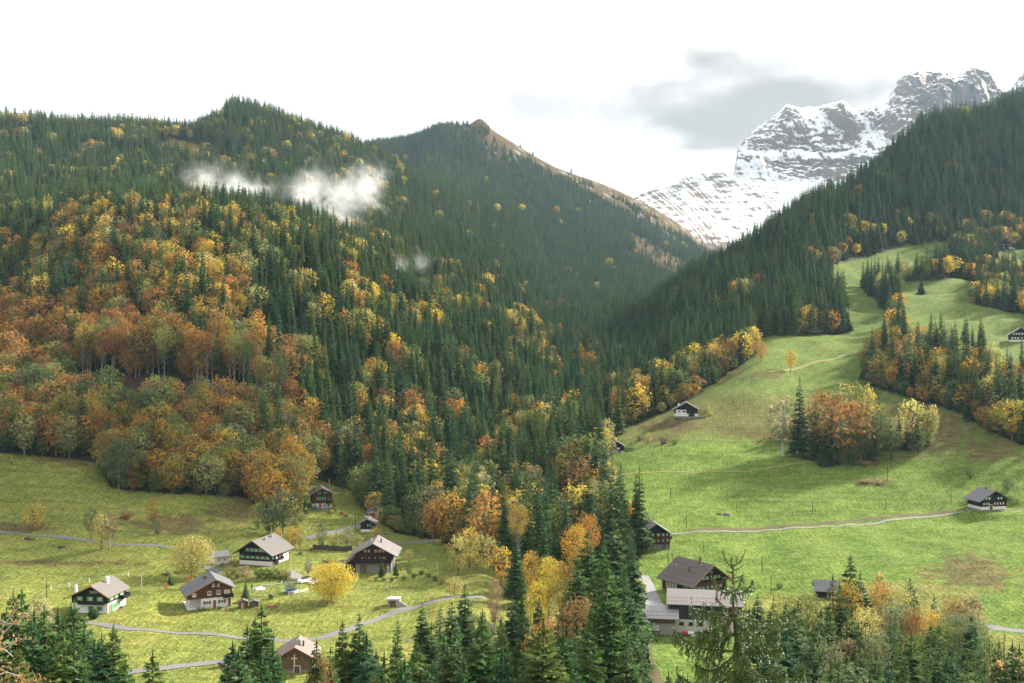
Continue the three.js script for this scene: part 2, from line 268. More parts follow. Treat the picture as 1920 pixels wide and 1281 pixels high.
// ---------------------------------------------------------------- the snow mountain
{
  const S = (t) => t.trim().split('\n').map((l) => l.trim().split(/\s+/).map(Number));
  //   bearing foot  mid   base  cliff ledge upper top  back
  const M = S(`1080 480 450 420 420 422 424 430 470
   1150 470 432 400 401 403 406 412 460
   1195 462 412 370 371 373 377 386 440
   1240 465 402 352 353 355 361 376 430
   1272 470 400 344 345 348 354 371 430
   1282 472 400 331 333 338 346 366 430
   1330 476 402 322 324 330 340 360 430
   1377 480 405 327 329 333 345 360 430
   1383 480 406 331 291 286 282 286 400
   1410 480 408 333 297 288 255 250 380
   1440 480 408 334 300 290 238 226 360
   1476 480 408 335 300 288 222 198 350
   1500 480 408 336 298 284 238 204 350
   1558 480 406 340 302 288 228 197 330
   1582 478 404 340 300 284 212 190 330
   1600 478 402 338 300 280 238 206 330
   1640 476 398 332 300 268 232 196 320
   1665 470 390 322 282 250 214 187 310
   1685 464 384 302 270 240 190 150 300
   1715 458 378 292 264 234 170 134 290
   1760 450 368 284 254 224 160 132 290
   1790 448 360 282 250 220 168 139 290
   1826 446 352 280 250 220 158 121 290
   1852 444 350 280 250 220 168 131 290
   1884 440 350 282 252 226 196 176 300
   1896 440 350 282 252 226 190 168 300
   1925 430 345 275 245 215 160 130 280
   2100 420 330 260 230 200 150 110 260
   2500 420 330 260 230 200 150 120 260`);
  const D = [4150, 4650, 5200, 5270, 5500, 5700, 6050, 7200];
  const interp = (b) => { let i = 0; while (i < M.length - 2 && M[i + 1][0] < b) i++; const t = clamp((b - M[i][0]) / (M[i + 1][0] - M[i][0]), 0, 1); return M[i].slice(1).map((v, k) => lerp(v, M[i + 1][k + 1], t)); };
  const ridged = (x, y, z) => { let s = 0, a = 0.5, f = 1; for (let i = 0; i < 5; i++, a *= 0.5, f *= 2.1) s += a * (1 - 2 * Math.abs(n3(x * f + i * 3, y * f, z * f))); return s; };
  const pos = [], index = [], bs = [], ds = [];
  for (let b = 1080; b <= 2120; b += 2.2) bs.push(b);
  for (let k = 0; k < 7; k++) { const n = [30, 60, 50, 30, 40, 56, 6][k]; for (let i = 0; i < n; i++) ds.push(lerp(D[k], D[k + 1], i / n)); } ds.push(D[7]);
  const ROCK = [[[1383, 290], [1382, 334], [1600, 340], [1645, 326], [1600, 298], [1500, 297]], [[1408, 252], [1440, 224], [1470, 232], [1500, 262], [1512, 279], [1398, 281]], [[1466, 206], [1480, 194], [1494, 200], [1502, 224], [1462, 228]], [[1573, 186], [1590, 203], [1628, 240], [1602, 277], [1553, 272], [1543, 256], [1560, 225]], [[1668, 192], [1688, 146], [1720, 131], [1792, 136], [1782, 182], [1742, 215], [1702, 252], [1664, 266], [1652, 232]], [[1800, 150], [1822, 128], [1860, 138], [1888, 178], [1872, 202], [1802, 212], [1780, 192]]];
  const hOf = (b, d) => { const p = interp(b); let k = 0; while (k < 6 && D[k + 1] <= d) k++; const t = (d - D[k]) / (D[k + 1] - D[k]); return lerp((640.5 - p[k]) / F * D[k], (640.5 - p[k + 1]) / F * D[k + 1], t); };
  const NC = bs.length, NR = ds.length;
  for (const d of ds) for (const b of bs) {
    const x = (b - 960) / F * d, h = hOf(b, d), rough = sstep(1370, 1400, b) * sstep(5180, 5260, d) + 0.16 + 0.5 * sstep(1680, 1720, b) * sstep(4600, 5200, d);
    const r = ridged(x / 760, h / 700, d / 760), edge = 1 - 0.85 * sstep(6050 - 250, 6050, d);
    const y = h + 40 * r * rough * edge + 8 * r + 4 * n3(x / 60, h / 30, d / 60) * rough;
    const back = (105 * ridged(x / 430 + 4, h / 1200, 3) + 13 * n3(x / 130, h / 240, 9) + 7 * n3(x / 500, h / 30, 5) + 7 * n3(x / 36, h / 70, 2)) * rough * edge;
    pos.push((b - 960) / F * (d + back), y + EYE, -(d + back));
  }
  for (let j = 0; j < NR - 1; j++) for (let i = 0; i < NC - 1; i++) { const a = j * NC + i; index.push(a, a + 1, a + NC, a + 1, a + NC + 1, a + NC); }
  const g = buffer(pos, { index }), N = g.attributes.normal, P = g.attributes.position, color = [];
  for (let i = 0; i < P.count; i++) {
    const x = P.getX(i), y = P.getY(i), z = P.getZ(i), ny = N.getY(i), b = bearingOf(x, z);
    const ledge = n3(x / 500, y / 26, z / 500) * 0.16 + n3(x / 160, y / 11, z / 160) * 0.1, blot = fbm3(x / 110, y / 70, z / 110, 4);
    const grit = fbm3(x / 60, y / 20, z / 60, 5), speck = n3(x / 15, y / 8, z / 15); const s_ = sightOf(x, y, z), bare = ROCK.some((q) => inside(q, b + 14 * blot, s_ + 9 * grit)) ? -0.20 : 0.14; let snow = sstep(0.54, 0.66, ny + bare + ledge * 0.4 + grit * 0.55 + speck * 0.12);
    if (b < 1460 && -z < 5250) { const run = fbm(x / 16 + y / 60, (y + z * 0.3) / 260, 4), dry = sstep(560, 380, y); snow = sstep(-0.05, 0.12, 0.06 + 0.18 * sstep(1290, 1400, b) - dry * 0.8 * (1 - 0.5 * sstep(1290, 1380, b)) + run * (1.1 - 0.5 * sstep(1290, 1380, b)) + fbm3(x / 120, y / 30, z / 120, 4) * 0.75); }
    const base = b < 1460 && -z < 5250 ? [0.115, 0.078, 0.045] : [0.105, 0.063, 0.040], v = 1 + 0.35 * blot + 0.3 * ledge, ochre = sstep(0.1, 0.5, n3(x / 300, y / 120, z / 300)) * 0.4;
    const rock = [base[0] * v * (1 + ochre * 0.5), base[1] * v * (1 + ochre * 0.2), base[2] * v];
    for (let k = 0; k < 3; k++) color.push(lerp(rock[k], [0.60, 0.605, 0.61][k], snow));
  }
  g.setAttribute('color', new THREE.Float32BufferAttribute(color, 3));
  const m = structure(mesh('snow_mountain', g, mat(0xffffff, 0.85, { vertexColors: true })));
  m.userData.label = 'snow dusted rocky mountain with banded grey brown cliffs';
}

// ---------------------------------------------------------------- roads, tracks and paths
function strip(name, label, pts, width, material, lift = 0.07) {
  const curve = new THREE.CatmullRomCurve3(pts.map(([b, s, d]) => (d ? stand(b, d) : onGround(b, s))), false, 'centripetal'), L = curve.getLength(), n = Math.max(4, Math.ceil(L / 1.6));
  const pos = [], uv = [], index = [], A = 4;
  for (let i = 0; i <= n; i++) {
    const p = curve.getPointAt(i / n), t = curve.getTangentAt(i / n), side = new THREE.Vector3(-t.z, 0, t.x).normalize();
    const w = (Array.isArray(width) ? lerp(width[0], width[1], i / n) : width) * (1 + 0.06 * n2(i * 0.4, p.x));
    for (let k = 0; k <= A; k++) { const q = p.clone().addScaledVector(side, (k / A - 0.5) * w); pos.push(q.x, height(q.x, q.z) + lift, q.z); uv.push(k / A * w / 3, i / n * L / 3); }
  }
  for (let i = 0; i < n; i++) for (let k = 0; k < A; k++) { const a = i * (A + 1) + k; index.push(a, a + A + 1, a + 1, a + 1, a + A + 1, a + A + 2); }
  const m = structure(mesh(name, buffer(pos, { uv, index }), material)); m.userData.label = label; return m;
}
const asphalt = mat(col(0.19, 0.185, 0.185), 0.9, { map: gravelTex }), gravel = mat(col(0.25, 0.23, 0.20), 0.95, { map: gravelTex }), dirt = mat(col(0.12, 0.095, 0.05), 1, { map: gravelTex }), trodden = mat(col(0.26, 0.25, 0.09), 1, { map: grassTex });
strip('road', 'grey lane running past the chapel to the grassy knoll', [[470, 1222], [500, 1203], [560, 1201], [606, 1196], [656, 1180], [684, 1169], [740, 1149], [787, 1136], [831, 1125], [848, 1119], [872, 1119], [912, 1123]], 2.8, asphalt);
strip('road', 'grey lane below the white based chalet', [[160, 1168], [250, 1181], [330, 1188], [450, 1197], [520, 1199]], 2.2, asphalt, 0.1);
strip('road', 'grey lane in the low field beside the dark van', [[236, 1263], [300, 1255], [380, 1246], [430, 1240], [470, 1228]], 3.2, asphalt, 0.12);
strip('path', 'narrow grey path across the shaded meadow', [[-60, 992], [0, 998], [120, 1008], [165, 1014], [230, 1022], [335, 1028]], 1.8, asphalt);
strip('path', 'short grey drive beside the long black chalet', [[380, 1062], [400, 1068], [420, 1074]], 3, asphalt);
strip('path', 'gravel yard where the white cars stand', [[538, 1072], [555, 1081], [575, 1090], [600, 1092]], 5, gravel);
strip('path', 'garden footpath to the play lawn', [[472, 1106], [490, 1099], [515, 1096], [545, 1091]], 1.2, gravel);
strip('path', 'narrow lane climbing to the garage', [[575, 1011], [620, 999], [655, 990], [688, 979], [700, 972]], [2.2, 4], asphalt);
strip('road', 'pale farm road beside the grey shed', [[1205, 1080], [1214, 1096], [1222, 1122], [1232, 1148], [1236, 1162]], [3, 5.5], mat(col(0.28, 0.275, 0.275), 0.9, { map: gravelTex }));
strip('road', 'lane at the right end of the wooded bank', [[1850, 1177], [1900, 1183], [1990, 1190]], 4, asphalt);
strip('track', 'farm track crossing the wide right meadow', [[1250, 1003], [1300, 998], [1450, 994], [1600, 985], [1700, 973], [1790, 963], [1840, 958], [1990, 957]], 1.4, gravel, 0.1);
strip('track', 'brown earth cutting above the farm track', [[1290, 995], [1450, 989], [1600, 978], [1700, 966], [1790, 957]], 2.8, dirt, 0.06);
strip('path', 'trodden grass path slanting over the meadow', [[1140, 896], [1300, 886], [1450, 876], [1600, 860]], 1.4, trodden);
strip('path', 'trodden grass path under the dark spruce stand', [[1440, 698], [1520, 682], [1580, 668], [1640, 655]], 2, trodden);
strip('track', 'muddy cattle track below the grey shed', [[1208, 1196], [1205, 1216], [1212, 1240], [1228, 1268], [1240, 1290]], [5, 2], dirt);

// ---------------------------------------------------------------- tree shapes (metres, foot at the origin)
function limb(pos, a, b, r0, r1, sides = 5) {
  const dir = new THREE.Vector3().subVectors(b, a).normalize(), u = new THREE.Vector3(Math.abs(dir.y) < 0.9 ? 0 : 1, Math.abs(dir.y) < 0.9 ? 1 : 0, 0).cross(dir).normalize(), v = dir.clone().cross(u);
  const at = (c, r, k) => { const t = k / sides * 2 * Math.PI; return [c.x + (u.x * Math.cos(t) + v.x * Math.sin(t)) * r, c.y + (u.y * Math.cos(t) + v.y * Math.sin(t)) * r, c.z + (u.z * Math.cos(t) + v.z * Math.sin(t)) * r]; };
  for (let k = 0; k < sides; k++) { const p = at(a, r0, k), q = at(a, r0, k + 1), s = at(b, r1, k), t = at(b, r1, k + 1); pos.push(...p, ...q, ...s, ...q, ...t, ...s); }
}
const V = (x, y, z) => new THREE.Vector3(x, y, z);
function shaded(pos, tones) { const g = buffer(pos); const c = new Float32Array(pos.length); for (let i = 0; i < pos.length / 9; i++) { const t = tones ? tones[i] : [1, 1, 1]; for (let k = 0; k < 9; k++) c[i * 9 + k] = t[k % 3]; } g.setAttribute('color', new THREE.BufferAttribute(c, 3)); return g; }
// spruce: whorls of drooping boughs, each a folded spray with hanging twigs
function spruce(seed, H, R, whorls, per, rich, bare = 0.07, droop = 1, fine = 1) {
  const r = rngOf(seed), pos = [], tones = [], tri = (a, b, c, t) => { pos.push(a.x, a.y, a.z, b.x, b.y, b.z, c.x, c.y, c.z); tones.push(t); };
  for (let i = 0; i < whorls; i++) {
    const t = (i + 0.5 * r()) / whorls, y0 = H * (bare + (0.97 - bare) * t), env = R * Math.pow(1 - t, 0.82) * (0.9 + 0.1 * Math.sin(t * 9 + seed)) + 0.12;
    const n = Math.max(3, Math.round(per * (0.65 + 0.5 * (1 - t)))), turn = r() * 7;
    for (let k = 0; k < n; k++) {
      const a = turn + (k + 0.5 * r()) / n * 2 * Math.PI, L = env * (0.62 + 0.5 * r()), ca = Math.cos(a), sa = Math.sin(a), y = y0 + (r() - 0.5) * H / whorls;
      const sag = lerp(0.34, -0.32, Math.pow(t, 1.6)) * L * droop * (0.7 + 0.6 * r()), w = ((0.34 + 0.14 * r()) * L + 0.12) * (fine < 1 ? 0.72 : 1), fold = 0.16 * L + 0.1;
      const A = V(ca * 0.08, y + 0.04 * L, sa * 0.08), M = V(ca * L * 0.55, y - sag * 0.62, sa * L * 0.55), E = V(ca * L, y - sag * 0.9, sa * L);
      const Ml = V(M.x - sa * w, M.y - fold - 0.1 * L * r(), M.z + ca * w), Mr = V(M.x + sa * w, M.y - fold - 0.1 * L * r(), M.z - ca * w), q = 0.72 + 0.5 * r(), tone = [q * (0.95 + 0.14 * r()), q, q * (0.9 + 0.15 * r())];
      tri(A, Ml, M, tone); tri(M, Ml, E, tone); tri(A, M, Mr, tone); tri(M, E, Mr, tone);
      if (rich) {
        for (let s = -1; s <= 1; s += 2) for (let j = 0; j < rich; j++) {
          const u = 0.3 + 0.62 * (j + r()) / rich, off = s * w * (1 - Math.abs(u - 0.55)) * (0.5 + 0.5 * r()), hang = ((0.16 + 0.16 * r()) * L + 0.12) * fine, c = V(ca * L * u - sa * off, y - sag * (u * 0.95) - fold * 0.6, sa * L * u + ca * off);
          const du = 0.09 * L * fine, q2 = q * (0.8 + 0.4 * r()), t2 = [q2, q2, q2 * 0.95];
          tri(V(c.x - ca * du, c.y + 0.06, c.z - sa * du), V(c.x + ca * du + (r() - 0.5) * 0.2, c.y, c.z + sa * du), V(c.x + ca * du * 0.3 - sa * s * 0.1, c.y - hang, c.z + sa * du * 0.3 + ca * s * 0.1), t2);
          tri(V(c.x, c.y, c.z), V(c.x + (ca * 0.25 - sa * s * 0.3) * L * 0.5, c.y - 0.05 * L, c.z + (sa * 0.25 + ca * s * 0.3) * L * 0.5), V(c.x + ca * 0.16 * L, c.y - 0.08 * L, c.z + sa * 0.16 * L), t2);
        }
      } else tri(V(M.x - ca * 0.2 * L, M.y, M.z - sa * 0.2 * L), E, V(M.x, M.y - 0.3 * L, M.z), tone);
    }
  }
  const tip = V(0, H * 1.0, 0); for (let k = 0; k < 3; k++) { const a = k * 2.1, b = a + 2.1; tri(V(Math.cos(a) * 0.14, H * 0.93, Math.sin(a) * 0.14), V(Math.cos(b) * 0.14, H * 0.93, Math.sin(b) * 0.14), tip, [1, 1, 1]); }
  const tp = []; limb(tp, V(0, -1.2, 0), V(0, H * 0.5, 0), H * 0.0125, H * 0.008, 6); limb(tp, V(0, H * 0.5, 0), V(0, H * 0.97, 0), H * 0.008, 0.02, 5);
  return { crown: shaded(pos, tones), trunk: shaded(tp) };
}
// broadleaf: limbs reaching into clumps, each clump a loose shell of leaf sprays
function broadleaf(seed, o) {
  const r = rngOf(seed), pos = [], tones = [], tp = [], { H, R, low, clumps, per, size, flat = 1, lift = 0.5 } = o;
  const cy = H * (low + 1) / 2, ry = H * (1 - low) / 2, stems = [];
  limb(tp, V(0, -1, 0), V(0.1, H * 0.3, 0), H * 0.018, H * 0.013, 7); limb(tp, V(0.1, H * 0.3, 0), V(-0.1, H * 0.72, 0.1), H * 0.013, H * 0.004, 6);
  for (let i = 0; i < clumps; i++) {
    const f = (i + 0.5) / clumps, yy = 1 - 2 * f, a = i * 2.39996 + r() * 0.9, rad = Math.sqrt(Math.max(0.02, 1 - yy * yy)) * (0.62 + 0.22 * r());
    const shape = yy > 0 ? 1 : Math.pow(1 + yy * 0.4, 1);
    const c = V(Math.cos(a) * rad * R * shape, cy + yy * ry * (0.72 + 0.12 * r()), Math.sin(a) * rad * R * shape), cr = R * (0.26 + 0.16 * r()), ct = 0.74 + 0.5 * r(), cw = 0.80 + 0.36 * r();
    if (i % 2 === 0 && o.limbs !== false) limb(tp, V(0, H * lerp(0.22, 0.6, clamp((c.y / H - low) / (1 - low), 0, 1)), 0), c, H * 0.006, H * 0.0018, 4);
    stems.push(c);
    for (let k = 0; k < per; k++) {
      const th = r() * 2 * Math.PI, cz = 2 * r() - 1, sr = Math.sqrt(1 - cz * cz), q = cr * (0.55 + 0.6 * Math.sqrt(r()));
      const n = V(Math.cos(th) * sr, cz, Math.sin(th) * sr), p = V(c.x + n.x * q, c.y + n.y * q * 0.75 * flat, c.z + n.z * q);
      n.x += p.x / R * 0.6 + (r() - 0.5) * 1.2; n.y += lift + (r() - 0.5) * 1.2; n.z += p.z / R * 0.6 + (r() - 0.5) * 1.2; n.normalize();
      const u = V(r() - 0.5, (r() - 0.5) * 0.6, r() - 0.5).cross(n).normalize(), v = n.clone().cross(u), s = size * (0.6 + 0.8 * r()), w = s * (0.45 + 0.35 * r());
      const A = p.clone().addScaledVector(u, -s), B = p.clone().addScaledVector(v, w).addScaledVector(n, -0.15 * s), C = p.clone().addScaledVector(u, s), D = p.clone().addScaledVector(v, -w * 0.8);
      const t = ct * (0.8 + 0.4 * r()), tone = [t * cw, t, t * (0.9 + 0.2 * r())];
      pos.push(A.x, A.y, A.z, D.x, D.y, D.z, B.x, B.y, B.z, D.x, D.y, D.z, C.x, C.y, C.z, B.x, B.y, B.z); tones.push(tone, tone);
    }
  }
  return { crown: shaded(pos, tones), trunk: shaded(tp) };
}
const shapes = { dome: { near: [], mid: [] }, spruce: { hero: [], near: [], mid: [], far: [] }, round: { near: [], mid: [], far: [] }, tall: { near: [], mid: [], far: [] } };
for (let i = 0; i < 4; i++) shapes.spruce.near.push(spruce(100 + i, 28, [4.9, 4.3, 5.3, 4.5][i], 34, 9, 3, [0.04, 0.06, 0.05, 0.09][i], [1, 1.15, 0.9, 1.1][i]));
shapes.dome.near.push(broadleaf(77, { H: 20, R: 11.5, low: 0.08, clumps: 110, per: 52, size: 0.38 })); shapes.dome.mid = shapes.dome.near;
for (let i = 0; i < 3; i++) shapes.spruce.hero.push(spruce(150 + i, 28, [5.2, 4.6, 5.6][i], 42, 10, 4, [0.04, 0.06, 0.05][i], [1, 1.15, 0.95][i], 0.62));
for (let i = 0; i < 4; i++) shapes.spruce.mid.push(spruce(200 + i, 28, [4.8, 4.1, 5.1, 4.3][i], 25, 8, 1, [0.03, 0.12, 0.05, 0.2][i]));
for (let i = 0; i < 3; i++) shapes.spruce.far.push(spruce(300 + i, 28, [4.6, 4.0, 5.0][i], 14, 7, 0, [0.05, 0.12, 0.05][i]));
for (let i = 0; i < 4; i++) shapes.round.near.push(broadleaf(400 + i, { H: 20, R: [6.4, 5.6, 7.0, 6.0][i], low: [0.04, 0.1, 0.06, 0.14][i], clumps: [54, 46, 58, 50][i], per: 56, size: 0.28 }));
for (let i = 0; i < 4; i++) shapes.round.mid.push(broadleaf(500 + i, { H: 20, R: [6.4, 5.6, 7.0, 6.0][i], low: [0.03, 0.08, 0.05, 0.16][i], clumps: [34, 28, 36, 30][i], per: 25, size: 0.52 }));
for (let i = 0; i < 3; i++) shapes.round.far.push(broadleaf(600 + i, { H: 20, R: [6.4, 5.6, 7.0][i], low: 0.15, clumps: 24, per: 15, size: 0.85, limbs: false }));
for (let i = 0; i < 3; i++) shapes.tall.near.push(broadleaf(700 + i, { H: 20, R: [3.4, 3.9, 3.1][i], low: [0.16, 0.12, 0.2][i], clumps: [46, 50, 42][i], per: 40, size: 0.29, lift: 0.2 }));
for (let i = 0; i < 3; i++) shapes.tall.mid.push(broadleaf(800 + i, { H: 20, R: [3.4, 3.9, 3.1][i], low: [0.2, 0.15, 0.22][i], clumps: 30, per: 18, size: 0.5, lift: 0.2 }));
for (let i = 0; i < 2; i++) shapes.tall.far.push(broadleaf(900 + i, { H: 20, R: [3.4, 3.9][i], low: 0.15, clumps: 18, per: 8, size: 1.0, limbs: false }));

const TINT = { // leaf and needle colours, linear
  spruce: [[0.034, 0.075, 0.024], [0.046, 0.090, 0.022], [0.027, 0.068, 0.029], [0.050, 0.090, 0.028], [0.070, 0.102, 0.023], [0.078, 0.122, 0.028]],
  beech: [[0.32, 0.165, 0.034], [0.24, 0.115, 0.034], [0.38, 0.225, 0.036], [0.20, 0.120, 0.045], [0.29, 0.195, 0.036], [0.35, 0.180, 0.048], [0.16, 0.140, 0.036]],
  maple: [[0.46, 0.345, 0.045], [0.40, 0.300, 0.060], [0.36, 0.310, 0.095], [0.42, 0.270, 0.050]],
  ash: [[0.105, 0.135, 0.034], [0.070, 0.105, 0.034], [0.190, 0.200, 0.050], [0.130, 0.150, 0.070], [0.230, 0.235, 0.080]],
  birch: [[0.36, 0.300, 0.110], [0.24, 0.175, 0.095], [0.26, 0.240, 0.120], [0.30, 0.200, 0.080]],
};
const leafMat = (c) => new THREE.MeshPhysicalMaterial({ color: c, roughness: 0.95, specularIntensity: 0.12, vertexColors: true, side: THREE.DoubleSide, transmission: 0.4, thickness: 0 });
const needleMat = (c) => new THREE.MeshPhysicalMaterial({ color: c, roughness: 0.95, specularIntensity: 0.1, transmission: 0.22, thickness: 0, vertexColors: true, side: THREE.DoubleSide });
const crownMat = {}; for (const k in TINT) crownMat[k] = TINT[k].map((c) => (k === 'spruce' ? needleMat : leafMat)(col(...c)));
const barkMat = { spruce: mat(col(0.10, 0.075, 0.058), 0.95), beech: mat(col(0.16, 0.145, 0.125), 0.95), maple: mat(col(0.11, 0.085, 0.065), 0.95), ash: mat(col(0.14, 0.12, 0.10), 0.95), birch: mat(col(0.34, 0.32, 0.29), 0.9) };
const formOf = (kind) => (kind === 'spruce' ? 'spruce' : kind === 'birch' ? 'tall' : 'round');

// ---------------------------------------------------------------- which trees stand where
const trees = [];                                  // { kind, tint, p, H, wide, turn, known }
const R0 = rngOf(5);
function addTree(kind, tint, p, H, wide = 1, extra = {}) { trees.push({ kind, tint, p, H, wide, turn: R0() * 6.28, v: Math.floor(R0() * 12), ...extra }); }
// trees whose tops are seen over others: bearing, sight line of the top, distance, kind, tint, width
const T = (kind, list) => { for (const [b, s, d, tint = 0, wide = 1] of list) { const p = stand(b, d), H = Math.max(4, EYE + sightH(d, s) - p.y); addTree(kind, tint, p, H, kind === 'spruce' ? wide * (d < 250 ? 1.3 + 0.5 * R0() : 1) : wide, { known: true }); } };
T('spruce', [[24, 1100, 98, 1], [40, 1096, 104, 0], [83, 1130, 92, 1], [60, 1150, 86, 0], [132, 1127, 104, 1], [118, 1150, 96, 3], [157, 1150, 108, 1], [213, 1162, 100, 3, 0.95], [190, 1180, 95, 0], [286, 1213, 90, 4, 0.9],
  [490, 1128, 150, 1, 0.95], [463, 1168, 152, 0], [478, 1150, 160, 3], [440, 1205, 130, 3], [520, 1215, 135, 1], [593, 1193, 150, 3, 0.9], [642, 1158, 172, 4, 0.85], [673, 1144, 172, 3, 0.85], [620, 1205, 160, 1, 0.8], [745, 1157, 195, 1, 0.9], [792, 1127, 225, 1], [825, 1135, 220, 1], [872, 1092, 235, 3, 0.9], [809, 1163, 185, 3], [847, 1124, 228, 0], [759, 1227, 130, 0, 0.9], [838, 1200, 140, 3], [869, 1223, 125, 0], [931, 1212, 140, 1], [941, 1155, 180, 4], [715, 1246, 120, 0, 0.9], [780, 1190, 165, 1], [800, 1240, 125, 3], [900, 1180, 170, 0], [905, 1140, 200, 3], [700, 1255, 130, 1],
  [946, 912, 335, 0, 1.05], [968, 983, 305, 0, 1.2], [1020, 950, 300, 0, 1.1], [977, 1035, 262, 1, 1], [939, 1153, 190, 0], [980, 1141, 205, 3], [960, 1111, 230, 0], [998, 1173, 180, 1, 1.05], [1046, 1159, 178, 0, 1.05], [930, 1211, 140, 1], [1105, 1150, 122, 1, 0.95], [1062, 1165, 150, 0], [1138, 1050, 146, 1, 0.95], [1132, 1003, 195, 1, 0.95], [1150, 963, 228, 3, 0.95], [1168, 932, 262, 0, 1.05], [1108, 911, 345, 3, 1.1], [1102, 990, 235, 1], [1188, 1010, 240, 0, 0.95], [1185, 970, 258, 3, 0.9], [1120, 1085, 170, 0], [1155, 1120, 160, 1], [1170, 1060, 205, 0, 0.95], [1085, 1040, 215, 1], [1025, 1215, 130, 0], [970, 1235, 125, 3], [1080, 1230, 115, 0], [1175, 1180, 140, 3], [1254, 1251, 120, 3, 0.8], [1010, 1120, 215, 0], [1090, 1105, 190, 3],
  [1595, 1034, 222, 1, 1.1], [1562, 1072, 214, 0, 1.2], [1575, 1090, 205, 3, 1.1], [1613, 1068, 212, 0], [1707, 1077, 218, 0, 0.85], [1716, 1100, 214, 3, 0.8], [1752, 1113, 210, 0, 0.7], [1421, 1110, 225, 0, 1], [1451, 1114, 220, 0, 0.9], [1540, 1138, 175, 1], [1557, 1146, 172, 1, 0.9], [1494, 1156, 158, 3, 1.1], [1526, 1170, 150, 3], [1648, 1242, 125, 1], [1567, 1228, 130, 1], [1440, 1175, 165, 0], [1690, 1165, 175, 3], [1899, 1197, 130, 0], [1912, 1203, 128, 1], [1470, 1200, 145, 1], [1610, 1160, 165, 3, 0.8], [1512, 1235, 130, 3], [1775, 1230, 135, 0],
  [572, 925, 392, 0, 1.1], [1500, 703, 470, 0, 1.15], [1646, 718, 520, 0, 0.9], [1686, 772, 478, 0, 1], [1664, 780, 480, 0, 1], [1700, 790, 476, 0, 0.9], [1530, 745, 466, 0, 1.1], [1560, 768, 460, 2, 1.1], [1615, 752, 470, 0, 1], [1640, 790, 462, 0, 1.1], [1720, 775, 474, 2, 1], [1545, 790, 458, 2, 1.1]]);
T('beech', [[1078, 978, 270, 2], [1102, 960, 290, 0, 0.9], [1084, 1108, 185, 3], [909, 916, 350, 5], [971, 940, 325, 4, 0.8], [1025, 1152, 200, 5, 0.8], [1010, 1168, 195, 2, 0.8], [1588, 1080, 208, 4, 0.6], [1650, 1084, 214, 5, 0.7], [1794, 1112, 205, 3, 0.7], [1717, 1133, 195, 1, 0.6], [1578, 740, 462, 1, 1.35], [1549, 724, 482, 1, 1.1], [1610, 745, 478, 3, 0.9], [1650, 760, 474, 6, 1], [600, 1215, 150, 3, 0.5], [1095, 850, 420, 3, 1.2], [1120, 862, 415, 1, 1.1], [40, 1235, 60, 3, 0.5]]);
T('maple', [[1028, 1038, 250, 0, 0.8], [1055, 1046, 232, 3, 0.9], [1010, 1083, 232, 0, 0.8], [906, 996, 320, 2], [939, 1018, 310, 3, 0.8], [995, 1028, 280, 3, 0.8], [1679, 1086, 214, 2, 0.8], [1745, 1133, 200, 3, 0.6], [1623, 1130, 190, 2, 0.8], [1711, 743, 480, 2, 1], [1625, 716, 492, 1, 0.6], [880, 985, 330, 1, 1], [860, 1000, 318, 2, 0.9]]);
T('ash', [[1679, 1120, 198, 3, 1.1], [1801, 1140, 192, 3, 1], [1487, 1106, 210, 2, 1], [1515, 1103, 212, 4, 0.9], [1752, 1207, 160, 1, 1.1], [1585, 1235, 135, 3, 0.9], [1854, 1190, 170, 1, 0.8], [1830, 1150, 185, 3, 0.8], [1720, 1180, 170, 0, 0.9], [1640, 1170, 168, 3, 0.8], [1772, 1155, 186, 0, 1], [1596, 713, 488, 2, 1.2], [1640, 768, 466, 1, 1.2], [1740, 765, 478, 2, 0.9], [1615, 790, 460, 1, 1], [1520, 770, 466, 1, 0.9], [1585, 800, 458, 0, 0.9], [1062, 810, 445, 1, 1.3], [1100, 808, 440, 0, 1.2], [890, 860, 420, 4, 0.9], [1540, 1180, 150, 3, 0.8], [1565, 795, 458, 1, 1.1], [1672, 800, 462, 1, 1.1], [1722, 800, 468, 1, 1], [1600, 805, 456, 1, 1]]);
T('birch', [[1468, 740, 472, 2, 1.4], [1750, 755, 482, 0, 1], [1651, 1065, 220, 0, 0.6], [1822, 1110, 208, 1, 1.1], [1592, 1186, 165, 1, 1], [1459, 1200, 160, 2, 0.8], [74, 1105, 118, 2, 0.7], [927, 1078, 225, 1, 0.7], [1805, 1271, 125, 0, 1], [1735, 770, 480, 0, 1], [880, 905, 380, 1, 1.2], [905, 880, 400, 2, 1.2], [1000, 865, 420, 1, 1.2]]);
{ // the dense rows of firs whose tops close the foot of the view
  const r = rngOf(64), fill = (b0, b1, step, s0, s1, d0, d1, wide) => { for (let b = b0; b < b1; b += step) T('spruce', [[b + (r() - 0.5) * step, lerp(s0, s1, r()), lerp(d0, d1, r()), Math.floor(r() * 5), wide]]); };
  fill(-10, 235, 17, 1165, 1235, 76, 96, 1.15); fill(0, 150, 20, 1120, 1150, 100, 112, 1.1); fill(690, 910, 17, 1175, 1245, 125, 165, 1.1); fill(900, 1190, 17, 1130, 1235, 125, 190, 1.1); fill(1395, 1600, 20, 1175, 1250, 120, 150, 1.15); fill(425, 545, 24, 1195, 1250, 115, 135, 1.1); fill(1600, 1870, 22, 1180, 1255, 120, 155, 1.05); fill(1450, 1860, 26, 1125, 1190, 165, 205, 0.95);
}
